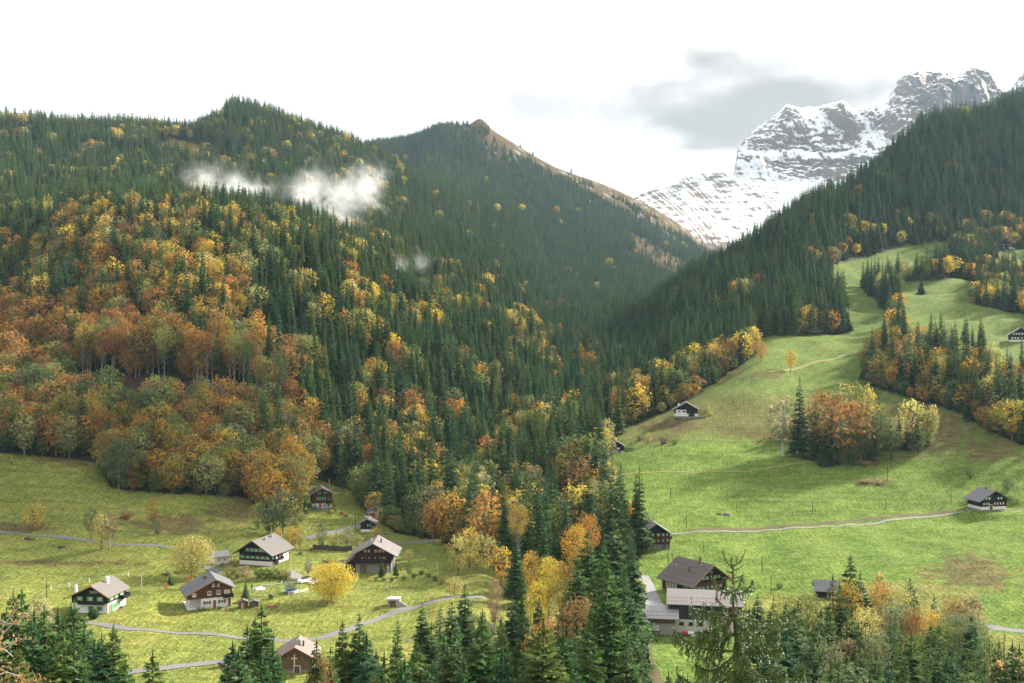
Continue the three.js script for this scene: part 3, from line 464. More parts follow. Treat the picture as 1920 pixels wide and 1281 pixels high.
// trees whose feet are seen: bearing, foot, top, kind, tint, width factor, label
const LONE = [
  [62, 996, 938, 'maple', 1, 1.15, 'yellow maple on the shaded meadow beside the narrow path'],
  [170, 1014, 948, 'ash', 3, 0.75, 'slim grey green tree on the shaded meadow path'],
  [190, 1032, 960, 'maple', 2, 0.9, 'olive yellow tree with fallen leaves round it on shaded meadow'],
  [206, 1028, 956, 'birch', 1, 1.1, 'sparse brown tree joined to the olive yellow one on the meadow'],
  [286, 984, 934, 'beech', 4, 1.05, 'round olive gold tree high on the shaded meadow'],
  [295, 1006, 974, 'ash', 3, 1.2, 'small grey green bushy tree below the olive gold one'],
  [358, 1086, 1005, 'dome', 2, 0.95, 'broad pale yellow maple beside the long black chalet'],
  [621, 1129, 1054, 'dome', 0, 1.1, 'wide golden yellow tree standing alone on the knoll'],
  [1483, 698, 655, 'maple', 3, 0.95, 'round golden tree alone on the upper right pasture'],
  [1428, 678, 637, 'beech', 5, 0.8, 'orange tree beside the spruces on the upper pasture edge'],
  [1819, 898, 872, 'ash', 1, 1.2, 'small dark apple tree on the slope above the right chalet'],
  [1890, 922, 895, 'ash', 1, 1.4, 'leaning dark apple tree just behind the right chalet'],
  [1828, 932, 915, 'maple', 3, 1.3, 'tiny orange fruit tree by the right chalet roof'],
  [505, 1006, 928, 'ash', 1, 1.1, 'dark green tree in the clump behind the long black chalet'],
  [530, 1001, 914, 'ash', 3, 1.0, 'grey green tall tree in the clump below the brown chalet'],
  [552, 1006, 934, 'ash', 2, 1.1, 'yellow green tree on the sunny side of the clump'],
  [484, 992, 940, 'ash', 2, 1.1, 'olive green tree at the shaded side of the clump'],
  [548, 1030, 984, 'maple', 3, 1.0, 'golden small tree behind the long black chalet garden'],
  [519, 1030, 988, 'beech', 2, 1.0, 'orange gold small tree next to the long black chalet roof'],
  [562, 1029, 984, 'maple', 2, 0.9, 'pale yellow small tree beside the golden one in the garden'],
  [603, 1031, 977, 'ash', 3, 0.8, 'slender grey green tree above the garden wall'],
  [625, 1031, 1002, 'maple', 2, 1.3, 'low yellow tree on the garden wall'],
  [651, 1031, 984, 'birch', 2, 1.4, 'feathery pale green tree on the garden wall'],
  [668, 1029, 1000, 'ash', 4, 1.3, 'low yellow green tree beside the dark gabled chalet'],
  [703, 1014, 987, 'maple', 1, 1.7, 'round yellow bush in front of the small dark barn'],
  [766, 1056, 1030, 'maple', 2, 1.1, 'small yellow green tree right of the dark gabled chalet'],
  [716, 1082, 1050, 'spruce', 0, 1.7, 'small dark spruce in front of the dark gabled chalet'],
  [742, 1084, 1053, 'spruce', 0, 1.7, 'small dark spruce at the corner of the dark gabled chalet'],
  [767, 1080, 1056, 'ash', 1, 1.2, 'small dark leafy tree on the bank right of the spruces'],
  [460, 1128, 1088, 'spruce', 3, 1.9, 'bushy young pine beside the red brown chalet'],
  [579, 1087, 1046, 'birch', 2, 1.6, 'thin pale tree beside the parked white cars'],
  [458, 1091, 1060, 'birch', 1, 2.4, 'brown twiggy tree below the long black chalet'],
  [353, 1104, 1079, 'beech', 1, 1.4, 'red leaved shrub above the red brown chalet'],
  [318, 1098, 1078, 'spruce', 2, 2.3, 'dark green conical shrub on the sunny lawn'],
  [311, 1108, 1094, 'beech', 5, 1.3, 'low pink red shrub on the sunny lawn'],
  [852, 1120, 1080, 'maple', 2, 1.3, 'pale gold tree at the lane bend on the knoll'],
  [1241, 775, 752, 'maple', 2, 1.2, 'small yellow tree left of the white fronted hill chalet'],
  [1323, 776, 752, 'ash', 4, 1.3, 'yellow green tree right of the white fronted hill chalet'],
  [1216, 832, 810, 'maple', 2, 1.2, 'yellow bush on the hedge bank by the edge hut'],
  [1728, 552, 505, 'spruce', 2, 1.1, 'lone dark spruce on the upper pasture'],
  [1198, 1134, 1082, 'maple', 3, 0.85, 'golden tree beside the pale farm road'],
  [420, 932, 905, 'ash', 2, 1.4, 'yellow green bush at the foot of the beech wood'],
  [370, 928, 905, 'ash', 0, 1.4, 'green bush at the foot of the beech wood'],
];
for (const [b, f, t, kind, tint, wide, label] of LONE) { const p = onGround(b, f), d = -p.z; addTree(kind === 'dome' ? 'maple' : kind, tint, p, EYE + sightH(d, t) - p.y, wide, { known: true, label, form: kind === 'dome' ? 'dome' : undefined }); }
{ // the row of bare stemmed beeches along the leaf strewn bank
  const r = rngOf(19); for (let b = 150; b < 520; b += 9) { const k = r(), d = 484 + 22 * r(); addTree(k < 0.75 ? 'beech' : 'ash', k < 0.75 ? [0, 4, 6, 1][Math.floor(r() * 4)] : Math.floor(r() * 3), stand(b + 6 * r(), d), 22 + 6 * r(), 1, { known: true, crownH: 13 + 4 * r() }); }
}

// horizon table for leaving out what no one can see
const HB0 = -200, HS = 8, HN = 300, hz = []; const hd = []; for (let d = 190; d < 4500; d *= 1.012) hd.push(d);
for (let i = 0; i < HN; i++) { const b = HB0 + i * HS; let m = -9; hz.push(hd.map((d) => (m = Math.max(m, (heightRaw((b - 960) / F * d, -d) - EYE) / d)))); }
const hiddenAt = (b, d, y) => { const i = clamp(Math.round((b - HB0) / HS), 0, HN - 1), j = clamp(Math.floor(Math.log(d / 190) / Math.log(1.012)) - 2, 0, hd.length - 1); return (y - EYE) / d < hz[i][j] - 0.004; };

// the woods
function stand_(b, s, d) { // share of conifers and the leaf palettes
  const pal = (...a) => a;
  if (d < 478 && b < 620) return [0.2, pal(['beech', 7], ['ash', 4.4], ['maple', 1.2], ['birch', 0.4])];
  if (d < 560 && b < 600) return [b < 320 ? 0.24 : 0.42, pal(['beech', 7], ['ash', 2], ['maple', 1])];
  if (b > 590 && b < 960 && d > 470 && d < 1100) return [0.74, pal(['beech', 4], ['maple', 2], ['ash', 4])];
  if (d < 790 && b < 700) { const core = sstep(1.25, 0.75, Math.hypot((b - 250) / 230, (s - 545) / 150)); return [lerp(0.66, 0.36, core), pal(['beech', 3 + 5 * core], ['maple', 2], ['ash', 5])]; }
  if (b > 560 && b < 960 && d > 470 && d < 1100) return [0.76, pal(['beech', 4], ['maple', 2], ['ash', 4])];
  if (d < 900 && b < 700) return [0.72, pal(['beech', 5], ['maple', 2], ['ash', 2])];
  if (b < 760 && d < 2300) return [0.80 - 0.05 * sstep(1500, 900, d), pal(['beech', 5], ['maple', 3], ['ash', 7])];
  if (b > 905 && b < 1180 && d < 345) return [0.95, pal(['beech', 3], ['birch', 3])];
  if (b < 1150 && d < 440) return [0.40, pal(['beech', 3], ['maple', 3], ['ash', 3], ['birch', 3])];
  if (b < 1150 && d < 560) return [0.55, pal(['beech', 4], ['maple', 2], ['ash', 3], ['birch', 2])];
  if (b < 1130 && d < 1000) return [0.72, pal(['beech', 5], ['maple', 2], ['ash', 2])];
  if (b < 1400 && d > 1900) return [0.996, pal(['beech', 3], ['maple', 3], ['ash', 6])];
  if (b < 1400 && d > 1250) return [0.955, pal(['beech', 4], ['maple', 4], ['ash', 4])];
  if (b < 1460 && d < 660) return [0.42, pal(['beech', 5], ['maple', 4], ['ash', 3])];
  if (b > 1400 && b < 1610 && s > 535 && s < 640) return [0.93, pal(['beech', 5], ['ash', 2])];
  if (b > 1600 && s > 590 && s < 830) return [0.55, pal(['beech', 6], ['maple', 1], ['ash', 5])];
  if (b > 1560 && s > 420 && s < 600) return [0.70, pal(['beech', 6], ['maple', 2], ['ash', 6])];
  return [0.95, pal(['beech', 5], ['maple', 3], ['ash', 3])];
}
function sow(d0, d1, gap, b0 = -160, b1 = 2080) {
  const area = (b1 - b0) / F * (d1 * d1 - d0 * d0) / 2, n = Math.round(area / (gap * gap)), r = rngOf(Math.round(d0 * 7 + b0));
  for (let i = 0; i < n; i++) {
    const d = Math.sqrt(lerp(d0 * d0, d1 * d1, r())), b = lerp(b0, b1, r()), x = (b - 960) / F * d, q = r(), q2 = r(), q3 = r(), q4 = r();
    const y = heightRaw(x, -d), s = sightOf(x, y, -d);
    const mead = meadowAt(b, s, d); if (mead && !(mead === 'chute' && q4 < 0.22)) continue;
    if (d < 330 && !(b > 905 && b < 1180)) continue;            // the near wood is set tree by tree
    if (d > 1900 && b > 600 && b < 1420) { const alp = sstep(2640, 2900, d + 260 * fbm(x / 160, d / 160, 3)) * sstep(800, 880, b); if (q4 < alp * 1.05) continue; }
    if (hiddenAt(b, d, y + 26)) continue;
    const [share, pal] = stand_(b, s, d), patch = 0.5 + 0.62 * fbm(x / 46 + 3, d / 60, 3) + 0.24 * fbm(x / 170, d / 170, 2);
    const conifer = share > 0.5 ? patch * 0.55 + q * 0.45 < 0.16 + share * 0.72 : patch * 0.5 + q * 0.5 < share * 1.25;
    let kind = 'spruce', H, wide = 1, tint;
    if (conifer) { H = (13 + 18 * Math.pow(q2, 0.75)) * (d > 1800 ? 0.85 : 1); tint = Math.floor(q3 * (d > 780 && b < 900 ? 5.99 : 4.4)); wide = 0.78 + 0.5 * q4 * q4 + (H < 19 ? 0.2 : 0); }
    else {
      let sum = 0; for (const [, w] of pal) sum += w; const near = 0.5 + 0.7 * fbm(x / 30, d / 30 + 70, 2); let u = clamp(near * 0.5 + q4 * 0.5, 0, 0.999) * sum;
      for (const [k, w] of pal) { kind = k; if ((u -= w) < 0) break; }
      H = (11.5 + 9.5 * q2) * (d < 445 && b < 600 ? 0.95 : 1); tint = Math.floor(q3 * TINT[kind].length); wide = 0.85 + 0.35 * q;
      if (kind === 'birch') { H *= 0.9; wide = 1.2; }
    }
    addTree(kind, tint, V(x, y, -d), H, wide);
  }
}
// bushes and low branches closing the foot of the woods
function hem(points, gap, kinds, seed) {
  const r = rngOf(seed), P = points.map(([b, s]) => onGround(b, s)), c = new THREE.CatmullRomCurve3(P, false, 'centripetal'), n = Math.round(c.getLength() / gap);
  for (let i = 0; i <= n; i++) { const q = c.getPointAt(i / n); q.x += (r() - 0.5) * 5; q.z -= 2 + 4 * r(); q.y = height(q.x, q.z) - 0.3; const [kind, tints] = kinds[Math.floor(r() * kinds.length)]; addTree(kind, tints[Math.floor(r() * tints.length)], q.clone(), kind === 'spruce' ? 8 + 8 * r() : 5 + 6 * r(), 1.25 + 0.3 * r()); }
}
const mixed = [['ash', [0, 1, 3]], ['ash', [1, 0]], ['beech', [4, 6, 0]], ['beech', [3, 6]], ['spruce', [0, 2]]];
hem([[-140, 852], [0, 852], [100, 860], [190, 870], [203, 914], [300, 926], [420, 930], [470, 936]], 3.4, mixed, 1);
hem([[572, 912], [585, 884], [640, 906], [690, 956], [740, 1000], [800, 1011], [870, 1031], [905, 1049]], 3.6, [['ash', [0, 2, 3]], ['maple', [1, 2]], ['beech', [4, 6]], ['birch', [1, 2]]], 2);
hem([[1182, 798], [1220, 782], [1260, 768], [1340, 718], [1418, 665]], 4.5, mixed, 3);
hem([[1640, 660], [1630, 720], [1700, 745], [1790, 770], [1880, 820], [1960, 850]], 4, mixed, 4);
hem([[1455, 828], [1500, 836], [1545, 848], [1600, 858], [1640, 850], [1700, 846], [1755, 840]], 3.2, mixed, 5);
hem([[1690, 530], [1800, 522], [1832, 530], [1832, 572]], 5, mixed, 6);
sow(330, 480, 5.4); sow(480, 800, 5.8); sow(800, 1300, 6.3); sow(1300, 2000, 6.9); sow(2000, 3450, 8.2, 560, 1480);

// ---------------------------------------------------------------- planting them: the largest as trees of their own, the rest as woods
const QUOTA = { spruce: 300, beech: 230, maple: 130, ash: 170, birch: 70 };
const baseH = { spruce: 28, round: 20, tall: 20, dome: 20 };
const WHERE = (b, s, d) => {
  if (d < 185 && b < 330) return 'in the fir group below the lower field';
  if (d < 330 && b < 760) return 'along the lane near the chapel';
  if (d < 330 && b < 1215) return 'in the ravine wood between village and farm';
  if (d < 330) return 'on the wooded bank below the farm';
  if (d < 445 && b < 620) return 'in the wood edge above the shaded meadow';
  if (d < 560 && b < 620) return 'around the leaf strewn bank in the beech wood';
  if (d < 800 && b < 700) return 'on the orange beech dome';
  if (b < 1150 && d < 470) return 'in the gully wood beside the sunny field';
  if (b < 1150) return 'on the slope at the mouth of the side valley';
  if (b > 1440 && b < 1780 && d < 530) return 'in the tree island on the right pasture';
  if (b < 1460) return 'at the upper edge of the right pasture';
  if (b < 1620 && d > 640) return 'in the dark stand above the upper pasture';
  return 'in the mixed wood above the right slope';
};
const LOOK = {
  spruce: ['dark green spruce', 'green spruce', 'blue green spruce', 'dusky green spruce', 'olive green spruce', 'light green spruce'],
  beech: ['orange beech', 'rust brown beech', 'golden orange beech', 'brown beech', 'ochre beech', 'bright orange beech', 'olive brown beech'],
  maple: ['bright yellow maple', 'golden yellow maple', 'pale yellow maple', 'orange yellow maple'],
  ash: ['green leafy tree', 'dark green leafy tree', 'yellow green leafy tree', 'grey green leafy tree', 'pale yellow green leafy tree'],
  birch: ['straw yellow birch', 'brown twiggy birch', 'pale green birch', 'tan birch'],
};
const NAME = { spruce: 'spruce_tree', beech: 'beech_tree', maple: 'maple_tree', ash: 'ash_tree', birch: 'birch_tree' };
for (const t of trees) { const d = -t.p.z; t.px = t.H / d * F; t.b = bearingOf(t.p.x, t.p.z); t.s = sightOf(t.p.x, t.p.y, t.p.z); t.inView = t.b > -30 && t.b < 1950 && t.s - t.px < 1285; }
const woods = {};
for (const kind in QUOTA) {
  const all = trees.filter((t) => t.kind === kind).sort((a, b) => (b.inView - a.inView) || ((b.label ? 1 : 0) - (a.label ? 1 : 0)) || b.px - a.px);
  all.forEach((t, i) => {
    const form = t.form ?? formOf(kind), d = -t.p.z;
    if (t.inView && i < QUOTA[kind]) {
      const set = shapes[form][form === 'spruce' && t.px > 400 ? 'hero' : t.px > (form === 'spruce' ? 235 : form === 'dome' ? 0 : 135) ? 'near' : 'mid'], sh = set[t.v % set.length], tallK = t.H / baseH[form], k = t.crownH ? t.crownH / baseH[form] : form === 'spruce' || d > 345 ? tallK : Math.min(tallK, (d > 200 && t.b < 1215 ? 12.5 : 15) / baseH[form]);
      const size = kind === 'spruce' ? (t.H > 28 ? 'tall ' : t.H < 17 ? 'young ' : '') : t.H > 20.5 ? 'tall ' : t.H < 12 ? 'low ' : '', label = t.label ?? size + LOOK[kind][t.tint] + ' ' + WHERE(t.b, t.s, d);
      const g = thing(t.label && /shrub|bush/.test(t.label) ? 'shrub' : NAME[kind], label, t.label && /shrub|bush/.test(t.label) ? 'shrub' : 'tree', t.p, t.turn, t.label ? undefined : 'every ' + label);
      g.scale.set(k * t.wide, k, k * t.wide);
      mesh('trunk', sh.trunk, barkMat[kind], g).scale.y = tallK / k; mesh('crown', sh.crown, crownMat[kind][t.tint], g).position.y = (t.H - k * baseH[form]) / k;
    } else {
      const level = t.px > 42 ? 'mid' : 'far', key = form + '|' + level + '|' + (t.v % shapes[form][level].length);
      (woods[key] ??= []).push(t);
    }
  });
}
{
  const m4 = new THREE.Matrix4(), q = new THREE.Quaternion(), up = V(0, 1, 0), c = new THREE.Color(), r = rngOf(77);
  const stuffNeedle = needleMat(0xffffff), stuffLeaf = leafMat(0xffffff);
  let count = 0;
  for (const key in woods) {
    const [form, level, v] = key.split('|'), sh = shapes[form][level][v], list = woods[key];
    const trunk = sh.trunk.clone(), tc = trunk.attributes.color.array; for (let i = 0; i < tc.length; i += 3) { tc[i] = form === 'spruce' ? 2.2 : 0.5; tc[i + 1] = form === 'spruce' ? 1.2 : 0.5; tc[i + 2] = form === 'spruce' ? 1.6 : 1.1; }
    const geo = mergeGeometries([sh.crown, trunk]);
    const im = new THREE.InstancedMesh(geo, form === 'spruce' ? stuffNeedle : stuffLeaf, list.length);
    list.forEach((t, i) => {
      const k = t.H / baseH[form]; q.setFromAxisAngle(up, t.turn); m4.compose(t.p, q, V(k * t.wide, k, k * t.wide)); im.setMatrixAt(i, m4);
      const f = 0.82 + 0.4 * r(), w = 0.93 + 0.14 * r(), T_ = TINT[t.kind][t.tint]; im.setColorAt(i, c.setRGB(T_[0] * f * w, T_[1] * f, T_[2] * f / w));
    });
    im.name = numbered(form === 'spruce' ? 'spruce_forest' : form === 'tall' ? 'birch_wood' : 'broadleaf_forest'); shadow(im); im.userData.kind = 'stuff';
    im.userData.label = form === 'spruce' ? 'dense dark spruce forest covering the mountain slopes' : form === 'tall' ? 'slender birches mixed into the mountain woods' : 'autumn broadleaf forest covering the mountain slopes'; im.userData.category = 'forest';
    scene.add(im); count += list.length;
  }
  console.log('trees', trees.length, 'in woods', count);
}

// ---------------------------------------------------------------- buildings
const wood = (r, g, b) => mat(col(r, g, b), 0.85, { map: plankTex });
const BLACKWOOD = wood(0.030, 0.026, 0.026), DARKWOOD = wood(0.045, 0.032, 0.026), BROWNWOOD = wood(0.165, 0.075, 0.035), REDWOOD = wood(0.105, 0.050, 0.030), GREYWOOD = wood(0.075, 0.072, 0.075), OLDWOOD = wood(0.22, 0.15, 0.09);
const WHITEWALL = mat(col(0.74, 0.72, 0.68), 0.9, { map: plasterTex }), CREAMWALL = mat(col(0.62, 0.58, 0.50), 0.9, { map: plasterTex }), STONEWALL = mat(col(0.36, 0.34, 0.31), 0.95, { map: stoneTex, bumpMap: stoneTex, bumpScale: 0.04 }), CONCRETE = mat(col(0.36, 0.35, 0.335), 0.92, { map: plasterTex });
const roofMat = (r, g, b) => mat(col(r, g, b), 0.75, { map: roofTex });
const TANROOF = roofMat(0.135, 0.114, 0.102), GREYROOF = roofMat(0.095, 0.097, 0.107), PALEROOF = roofMat(0.165, 0.162, 0.165), PINKROOF = roofMat(0.21, 0.14, 0.115), BROWNROOF = roofMat(0.105, 0.080, 0.071), WHITEROOF = mat(col(0.33, 0.285, 0.268), 0.45, { map: plasterTex, metalness: 0.25 });
const GLASS = mat(col(0.03, 0.035, 0.04), 0.08), CURTAIN = mat(col(0.55, 0.47, 0.34), 0.6), TRIM = mat(col(0.72, 0.70, 0.66), 0.7), BROWNTRIM = mat(col(0.24, 0.13, 0.06), 0.8), DARKTRIM = mat(col(0.075, 0.055, 0.045), 0.8);
const GREEN = mat(col(0.030, 0.30, 0.085), 0.6), MINT = mat(col(0.045, 0.34, 0.20), 0.6), TEAL = mat(col(0.020, 0.20, 0.19), 0.6), WINE = mat(col(0.115, 0.012, 0.028), 0.6), RUST = mat(col(0.150, 0.050, 0.022), 0.7), REDDOOR = mat(col(0.20, 0.06, 0.045), 0.6), METAL = mat(col(0.35, 0.35, 0.36), 0.4, { metalness: 0.6 });
function box(w, h, l, x = 0, y = 0, z = 0) { // y is the underside
  const g = new THREE.BoxGeometry(w, h, l), uv = g.attributes.uv, dims = [[l, h], [l, h], [w, l], [w, l], [w, h], [w, h]];
  for (let f = 0; f < 6; f++) for (let k = 0; k < 4; k++) { const i = f * 4 + k; uv.setXY(i, uv.getX(i) * dims[f][0] / 2.4, uv.getY(i) * dims[f][1] / 2.4); }
  g.translate(x, y + h / 2, z); return g;
}
function prism(points, z0, z1) { const s = new THREE.Shape(points.map(([x, y]) => new THREE.Vector2(x, y))), g = new THREE.ExtrudeGeometry(s, { depth: z1 - z0, bevelEnabled: false }); g.translate(0, 0, z0); const uv = g.attributes.uv; for (let i = 0; i < uv.count; i++) uv.setXY(i, uv.getX(i) / 2.4, uv.getY(i) / 2.4); return g; }
const join = (list) => mergeGeometries(list.map((g) => (g.index ? g.toNonIndexed() : g)));
function chalet(name, label, pos, rel, o) {
  const az = Math.atan2(pos.x, -pos.z), g = thing(name, label, o.category ?? 'house', pos, rel - az);
  const { W, L, base, eave, ridge, ridgeX = 0.5, overS = 1, overF = 1.2, overB = 0.8, thick = 0.2 } = o, eL = o.eaveL ?? eave, eR = o.eaveR ?? eave, xr = (ridgeX - 0.5) * W, h = W / 2;
  const B = new THREE.Matrix4(); if (o.side) B.makeRotationY(Math.PI / 2).setPosition(L / 2, 0, -W / 2);
  const part = (n, geo, m, parent = g) => { geo.applyMatrix4(B); return mesh(n, geo, m, parent); };
  if (base) part('foundation', o.porch ? join([box(W - o.porch, base + 1.5, L, o.porch / 2, -1.5, -L / 2), box(o.porch, 1.6, L, -h + o.porch / 2, -1.5, -L / 2), box(o.porch, base, 0.3, -h + o.porch / 2, 0, -3.4), box(0.25, base, 0.25, -h + 0.2, 0, -0.2)]) : box(W, base + 1.5, L, 0, -1.5, -L / 2), o.baseMat ?? WHITEWALL);
  const sl = (ridge - eL) / (xr + h), sr = (ridge - eR) / (h - xr), e = 0.05;
  let shell = prism([[-h - e, base], [h + e, base], [h + e, eR], [xr, ridge], [-h - e, eL]], -L - e, e);
  for (const c of o.cuts ?? []) { const A = new Brush(shell), C = new Brush(box(...c)); A.updateMatrixWorld(); C.updateMatrixWorld(); const ev = new Evaluator(); ev.useGroups = false; shell = ev.evaluate(A, C, SUBTRACTION).geometry; }
  part('wall', shell, o.wall ?? DARKWOOD);
  if (o.gableMat) part('gable', prism([[-h - e, o.gableY ?? eave], [h + e, o.gableY ?? eave], [h + e, eR], [xr, ridge], [-h - e, eL]], e, e + 0.06), o.gableMat);
  const oL = o.overL ?? overS, oR = o.overR ?? overS;
  const roof = part('roof', prism([[-h - oL, eL - sl * oL], [xr, ridge], [h + oR, eR - sr * oR], [h + oR, eR - sr * oR + thick], [xr, ridge + thick * 1.15], [-h - oL, eL - sl * oL + thick]], -L - overB, overF), o.roof ?? TANROOF);
  part('bargeboard', join([prism([[-h - oL, eL - sl * oL - 0.08], [xr, ridge - 0.08], [xr, ridge + thick * 1.15 + 0.03], [-h - oL, eL - sl * oL + thick + 0.03]], overF, overF + 0.07), prism([[xr, ridge - 0.08], [h + oR, eR - sr * oR - 0.08], [h + oR, eR - sr * oR + thick + 0.03], [xr, ridge + thick * 1.15 + 0.03]], overF, overF + 0.07)]), o.barge ?? DARKTRIM);
  for (const [x, z, ht, w = 0.6, m] of o.chimneys ?? []) { const y = ridge - (x < xr ? (xr - x) * sl : (x - xr) * sr); part('chimney', join([box(w, ht + 0.8, w, x, y - 0.5, z), box(w + 0.16, 0.12, w + 0.16, x, y + ht + 0.3, z), box(w * 0.5, 0.25, w * 0.5, x, y + ht + 0.42, z)]), m ?? CONCRETE, roof); }
  if (o.guards) { // rows of snow stops on both slopes
    const list = []; for (const f of o.guards) for (const s of [-1, 1]) for (let z = -L - overB + 0.5; z < overF - 0.3; z += o.guardGap ?? 0.9) { const x = s < 0 ? lerp(xr, -h - oL, f) : lerp(xr, h + oR, f), y = (s < 0 ? ridge - (xr - x) * sl : ridge - (x - xr) * sr) + thick; list.push(box(0.1, 0.16, 0.22, x, y, z)); }
    part('snow_guards', join(list), o.guardMat ?? DARKTRIM, roof);
  }
  const face = { front: (u, y, t) => new THREE.Matrix4().makeTranslation(u, y, e + t), left: (u, y, t) => new THREE.Matrix4().makeRotationY(-Math.PI / 2).setPosition(-h - e - t, y, u), right: (u, y, t) => new THREE.Matrix4().makeRotationY(Math.PI / 2).setPosition(h + e + t, y, u) };
  const on = (side, geo, u, y, t = 0) => geo.applyMatrix4(face[side](u, y, t));
  for (const [side, u, y, w = 0.9, ht = 1.1, sm, pane, frame] of o.windows ?? []) {
    const bar = 0.09, f = part('window', on(side, join([box(w, bar, 0.08, 0, 0, 0.03), box(w, bar, 0.08, 0, ht - bar, 0.03), box(bar, ht, 0.08, -w / 2 + bar / 2, 0, 0.03), box(bar, ht, 0.08, w / 2 - bar / 2, 0, 0.03), box(0.06, ht, 0.07, 0, 0, 0.03), box(w + 0.16, 0.07, 0.16, 0, -0.07, 0.07)]), u, y), frame ?? o.frame ?? TRIM);
    part('pane', on(side, box(w - bar, ht - bar, 0.03, 0, bar / 2, 0.015), u, y), pane ?? o.pane ?? GLASS, f);
    if (sm) for (const s of [-1, 1]) part('shutter', on(side, box(w * 0.5, ht + 0.08, 0.05, s * (w * 0.5 + w * 0.26), -0.04, 0.05), u, y), sm, f);
  }
  for (const [side, u, y, w = 1, ht = 2, m] of o.doors ?? []) { const d = part('door', on(side, box(w, ht, 0.08, 0, 0, 0.04), u, y), m ?? BROWNTRIM); part('door_frame', on(side, join([box(0.1, ht + 0.1, 0.12, -w / 2 - 0.05, 0, 0.05), box(0.1, ht + 0.1, 0.12, w / 2 + 0.05, 0, 0.05), box(w, 0.1, 0.12, 0, ht, 0.05)]), u, y), o.frame ?? TRIM, d); }
  for (const [side, u, y, w, deep = 1, high = 0.95, m] of o.balconies ?? []) {
    const b = part('balcony', on(side, box(w, 0.14, deep, 0, -0.14, deep / 2), u, y), m ?? o.wall ?? DARKWOOD);
    const bars = [box(w, 0.1, 0.09, 0, high - 0.1, deep - 0.05), box(w, high - 0.14, 0.05, 0, 0.02, deep - 0.05)]; for (const s of [-1, 1]) bars.push(box(0.07, high, deep - 0.1, s * (w / 2 - 0.04), 0, deep / 2 - 0.05)); for (let k = 0; k <= 4; k++) bars.push(box(0.1, high + 0.04, 0.05, lerp(-w / 2 + 0.06, w / 2 - 0.06, k / 4), 0, deep + 0.0));
    part('railing', on(side, join(bars), u, y), m ?? o.wall ?? DARKWOOD, b);
  }
  for (const [side, u, y, w, ht, m, out = 0.05] of o.panels ?? []) part('wall_panel', on(side, box(w, ht, out, 0, 0, out / 2), u, y), m);
  o.extra?.({ g, part, on, W, L });
  return g;
}
const row = (side, y, list, w, h, sm, pane, frame) => list.map((u, i) => [side, u, y, w, h, sm, Array.isArray(pane) ? pane[i % pane.length] : pane, frame]);

chalet('chalet', 'black timber chalet with white ground floor and bright green shutters', site.blackChalet, -0.5, { W: 9.6, L: 9.4, base: 2.5, eave: 4.7, eaveL: 4.3, ridge: 7.0, ridgeX: 0.6, overL: 1.6, overR: 0.9, overF: 1.4, wall: BLACKWOOD, roof: TANROOF, barge: BROWNTRIM, frame: BROWNTRIM,
  chimneys: [[1.9, -5.0, 1.2, 0.7, WHITEWALL], [-4.6, -1.5, 1.6, 0.6, WHITEWALL]],
  windows: [...row('front', 3.05, [-2.7, 0.1, 2.7], 0.8, 1.05, GREEN, CURTAIN), ...row('front', 5.05, [0.5, 1.6], 0.5, 0.6, GREEN, GLASS), ...row('front', 0.7, [0.3, 2.6], 0.8, 1.0, GREEN, GLASS), ...row('right', 3.05, [-1.8, -4.2, -7.0], 0.9, 1.05, GREEN, CURTAIN), ...row('right', 0.8, [-3.8, -5.6], 0.7, 0.9, GREEN, GLASS)],
  doors: [['right', -1.0, 0, 0.9, 1.9, BROWNTRIM], ['right', -2.3, 0, 0.8, 1.9, GREEN]], balconies: [['front', 0.7, 2.45, 7.0, 1.0, 0.8], ['right', -7.4, 2.45, 3.6, 1.3, 0.9]] });
chalet('chalet', 'red brown timber chalet with wine red shutters and white ground floor', site.redChalet, 0.14, { W: 11.2, L: 9.6, base: 2.7, eave: 4.6, eaveL: 4.1, eaveR: 5.3, ridge: 7.5, ridgeX: 0.62, overS: 1.2, overL: 0.9, overF: 1.3, wall: BROWNWOOD, roof: GREYROOF, barge: BROWNTRIM, porch: 3.4,
  chimneys: [[-0.6, -5, 0.6, 0.7, OLDWOOD]], 
  windows: [...row('front', 3.5, [-0.1, 2.2], 0.95, 1.0, WINE, GLASS), ['front', -4.0, 3.35, 0.95, 0.95, WINE, CURTAIN], ['front', 0.9, 5.6, 0.6, 0.75, WINE, GLASS], ['front', 2.2, 5.6, 0.5, 0.7, WINE, GLASS], ...row('front', 1.1, [-0.7, 3.1], 0.9, 0.85, WINE, GLASS), ['front', 4.4, 3.2, 1.7, 1.4, null, CURTAIN, BROWNTRIM]],
  doors: [['front', 1.2, 0.1, 0.8, 1.95, RUST], ['front', 5.0, 0.1, 0.8, 2.1, REDDOOR]], balconies: [['front', 4.6, 2.75, 2.6, 1.2, 0.9, DARKWOOD]], panels: [['front', -0.1, 2.95, 1.4, 0.22, DARKTRIM, 0.25], ['front', 2.2, 2.95, 1.4, 0.22, DARKTRIM, 0.25], ['front', 0.9, 5.2, 1.1, 0.18, DARKTRIM, 0.22], ['front', 2.3, 5.2, 1.0, 0.18, DARKTRIM, 0.22]],
  extra: ({ part }) => { part('antenna', box(0.05, 3.2, 0.05, 1.1, 7.4, -9.5), METAL); } });
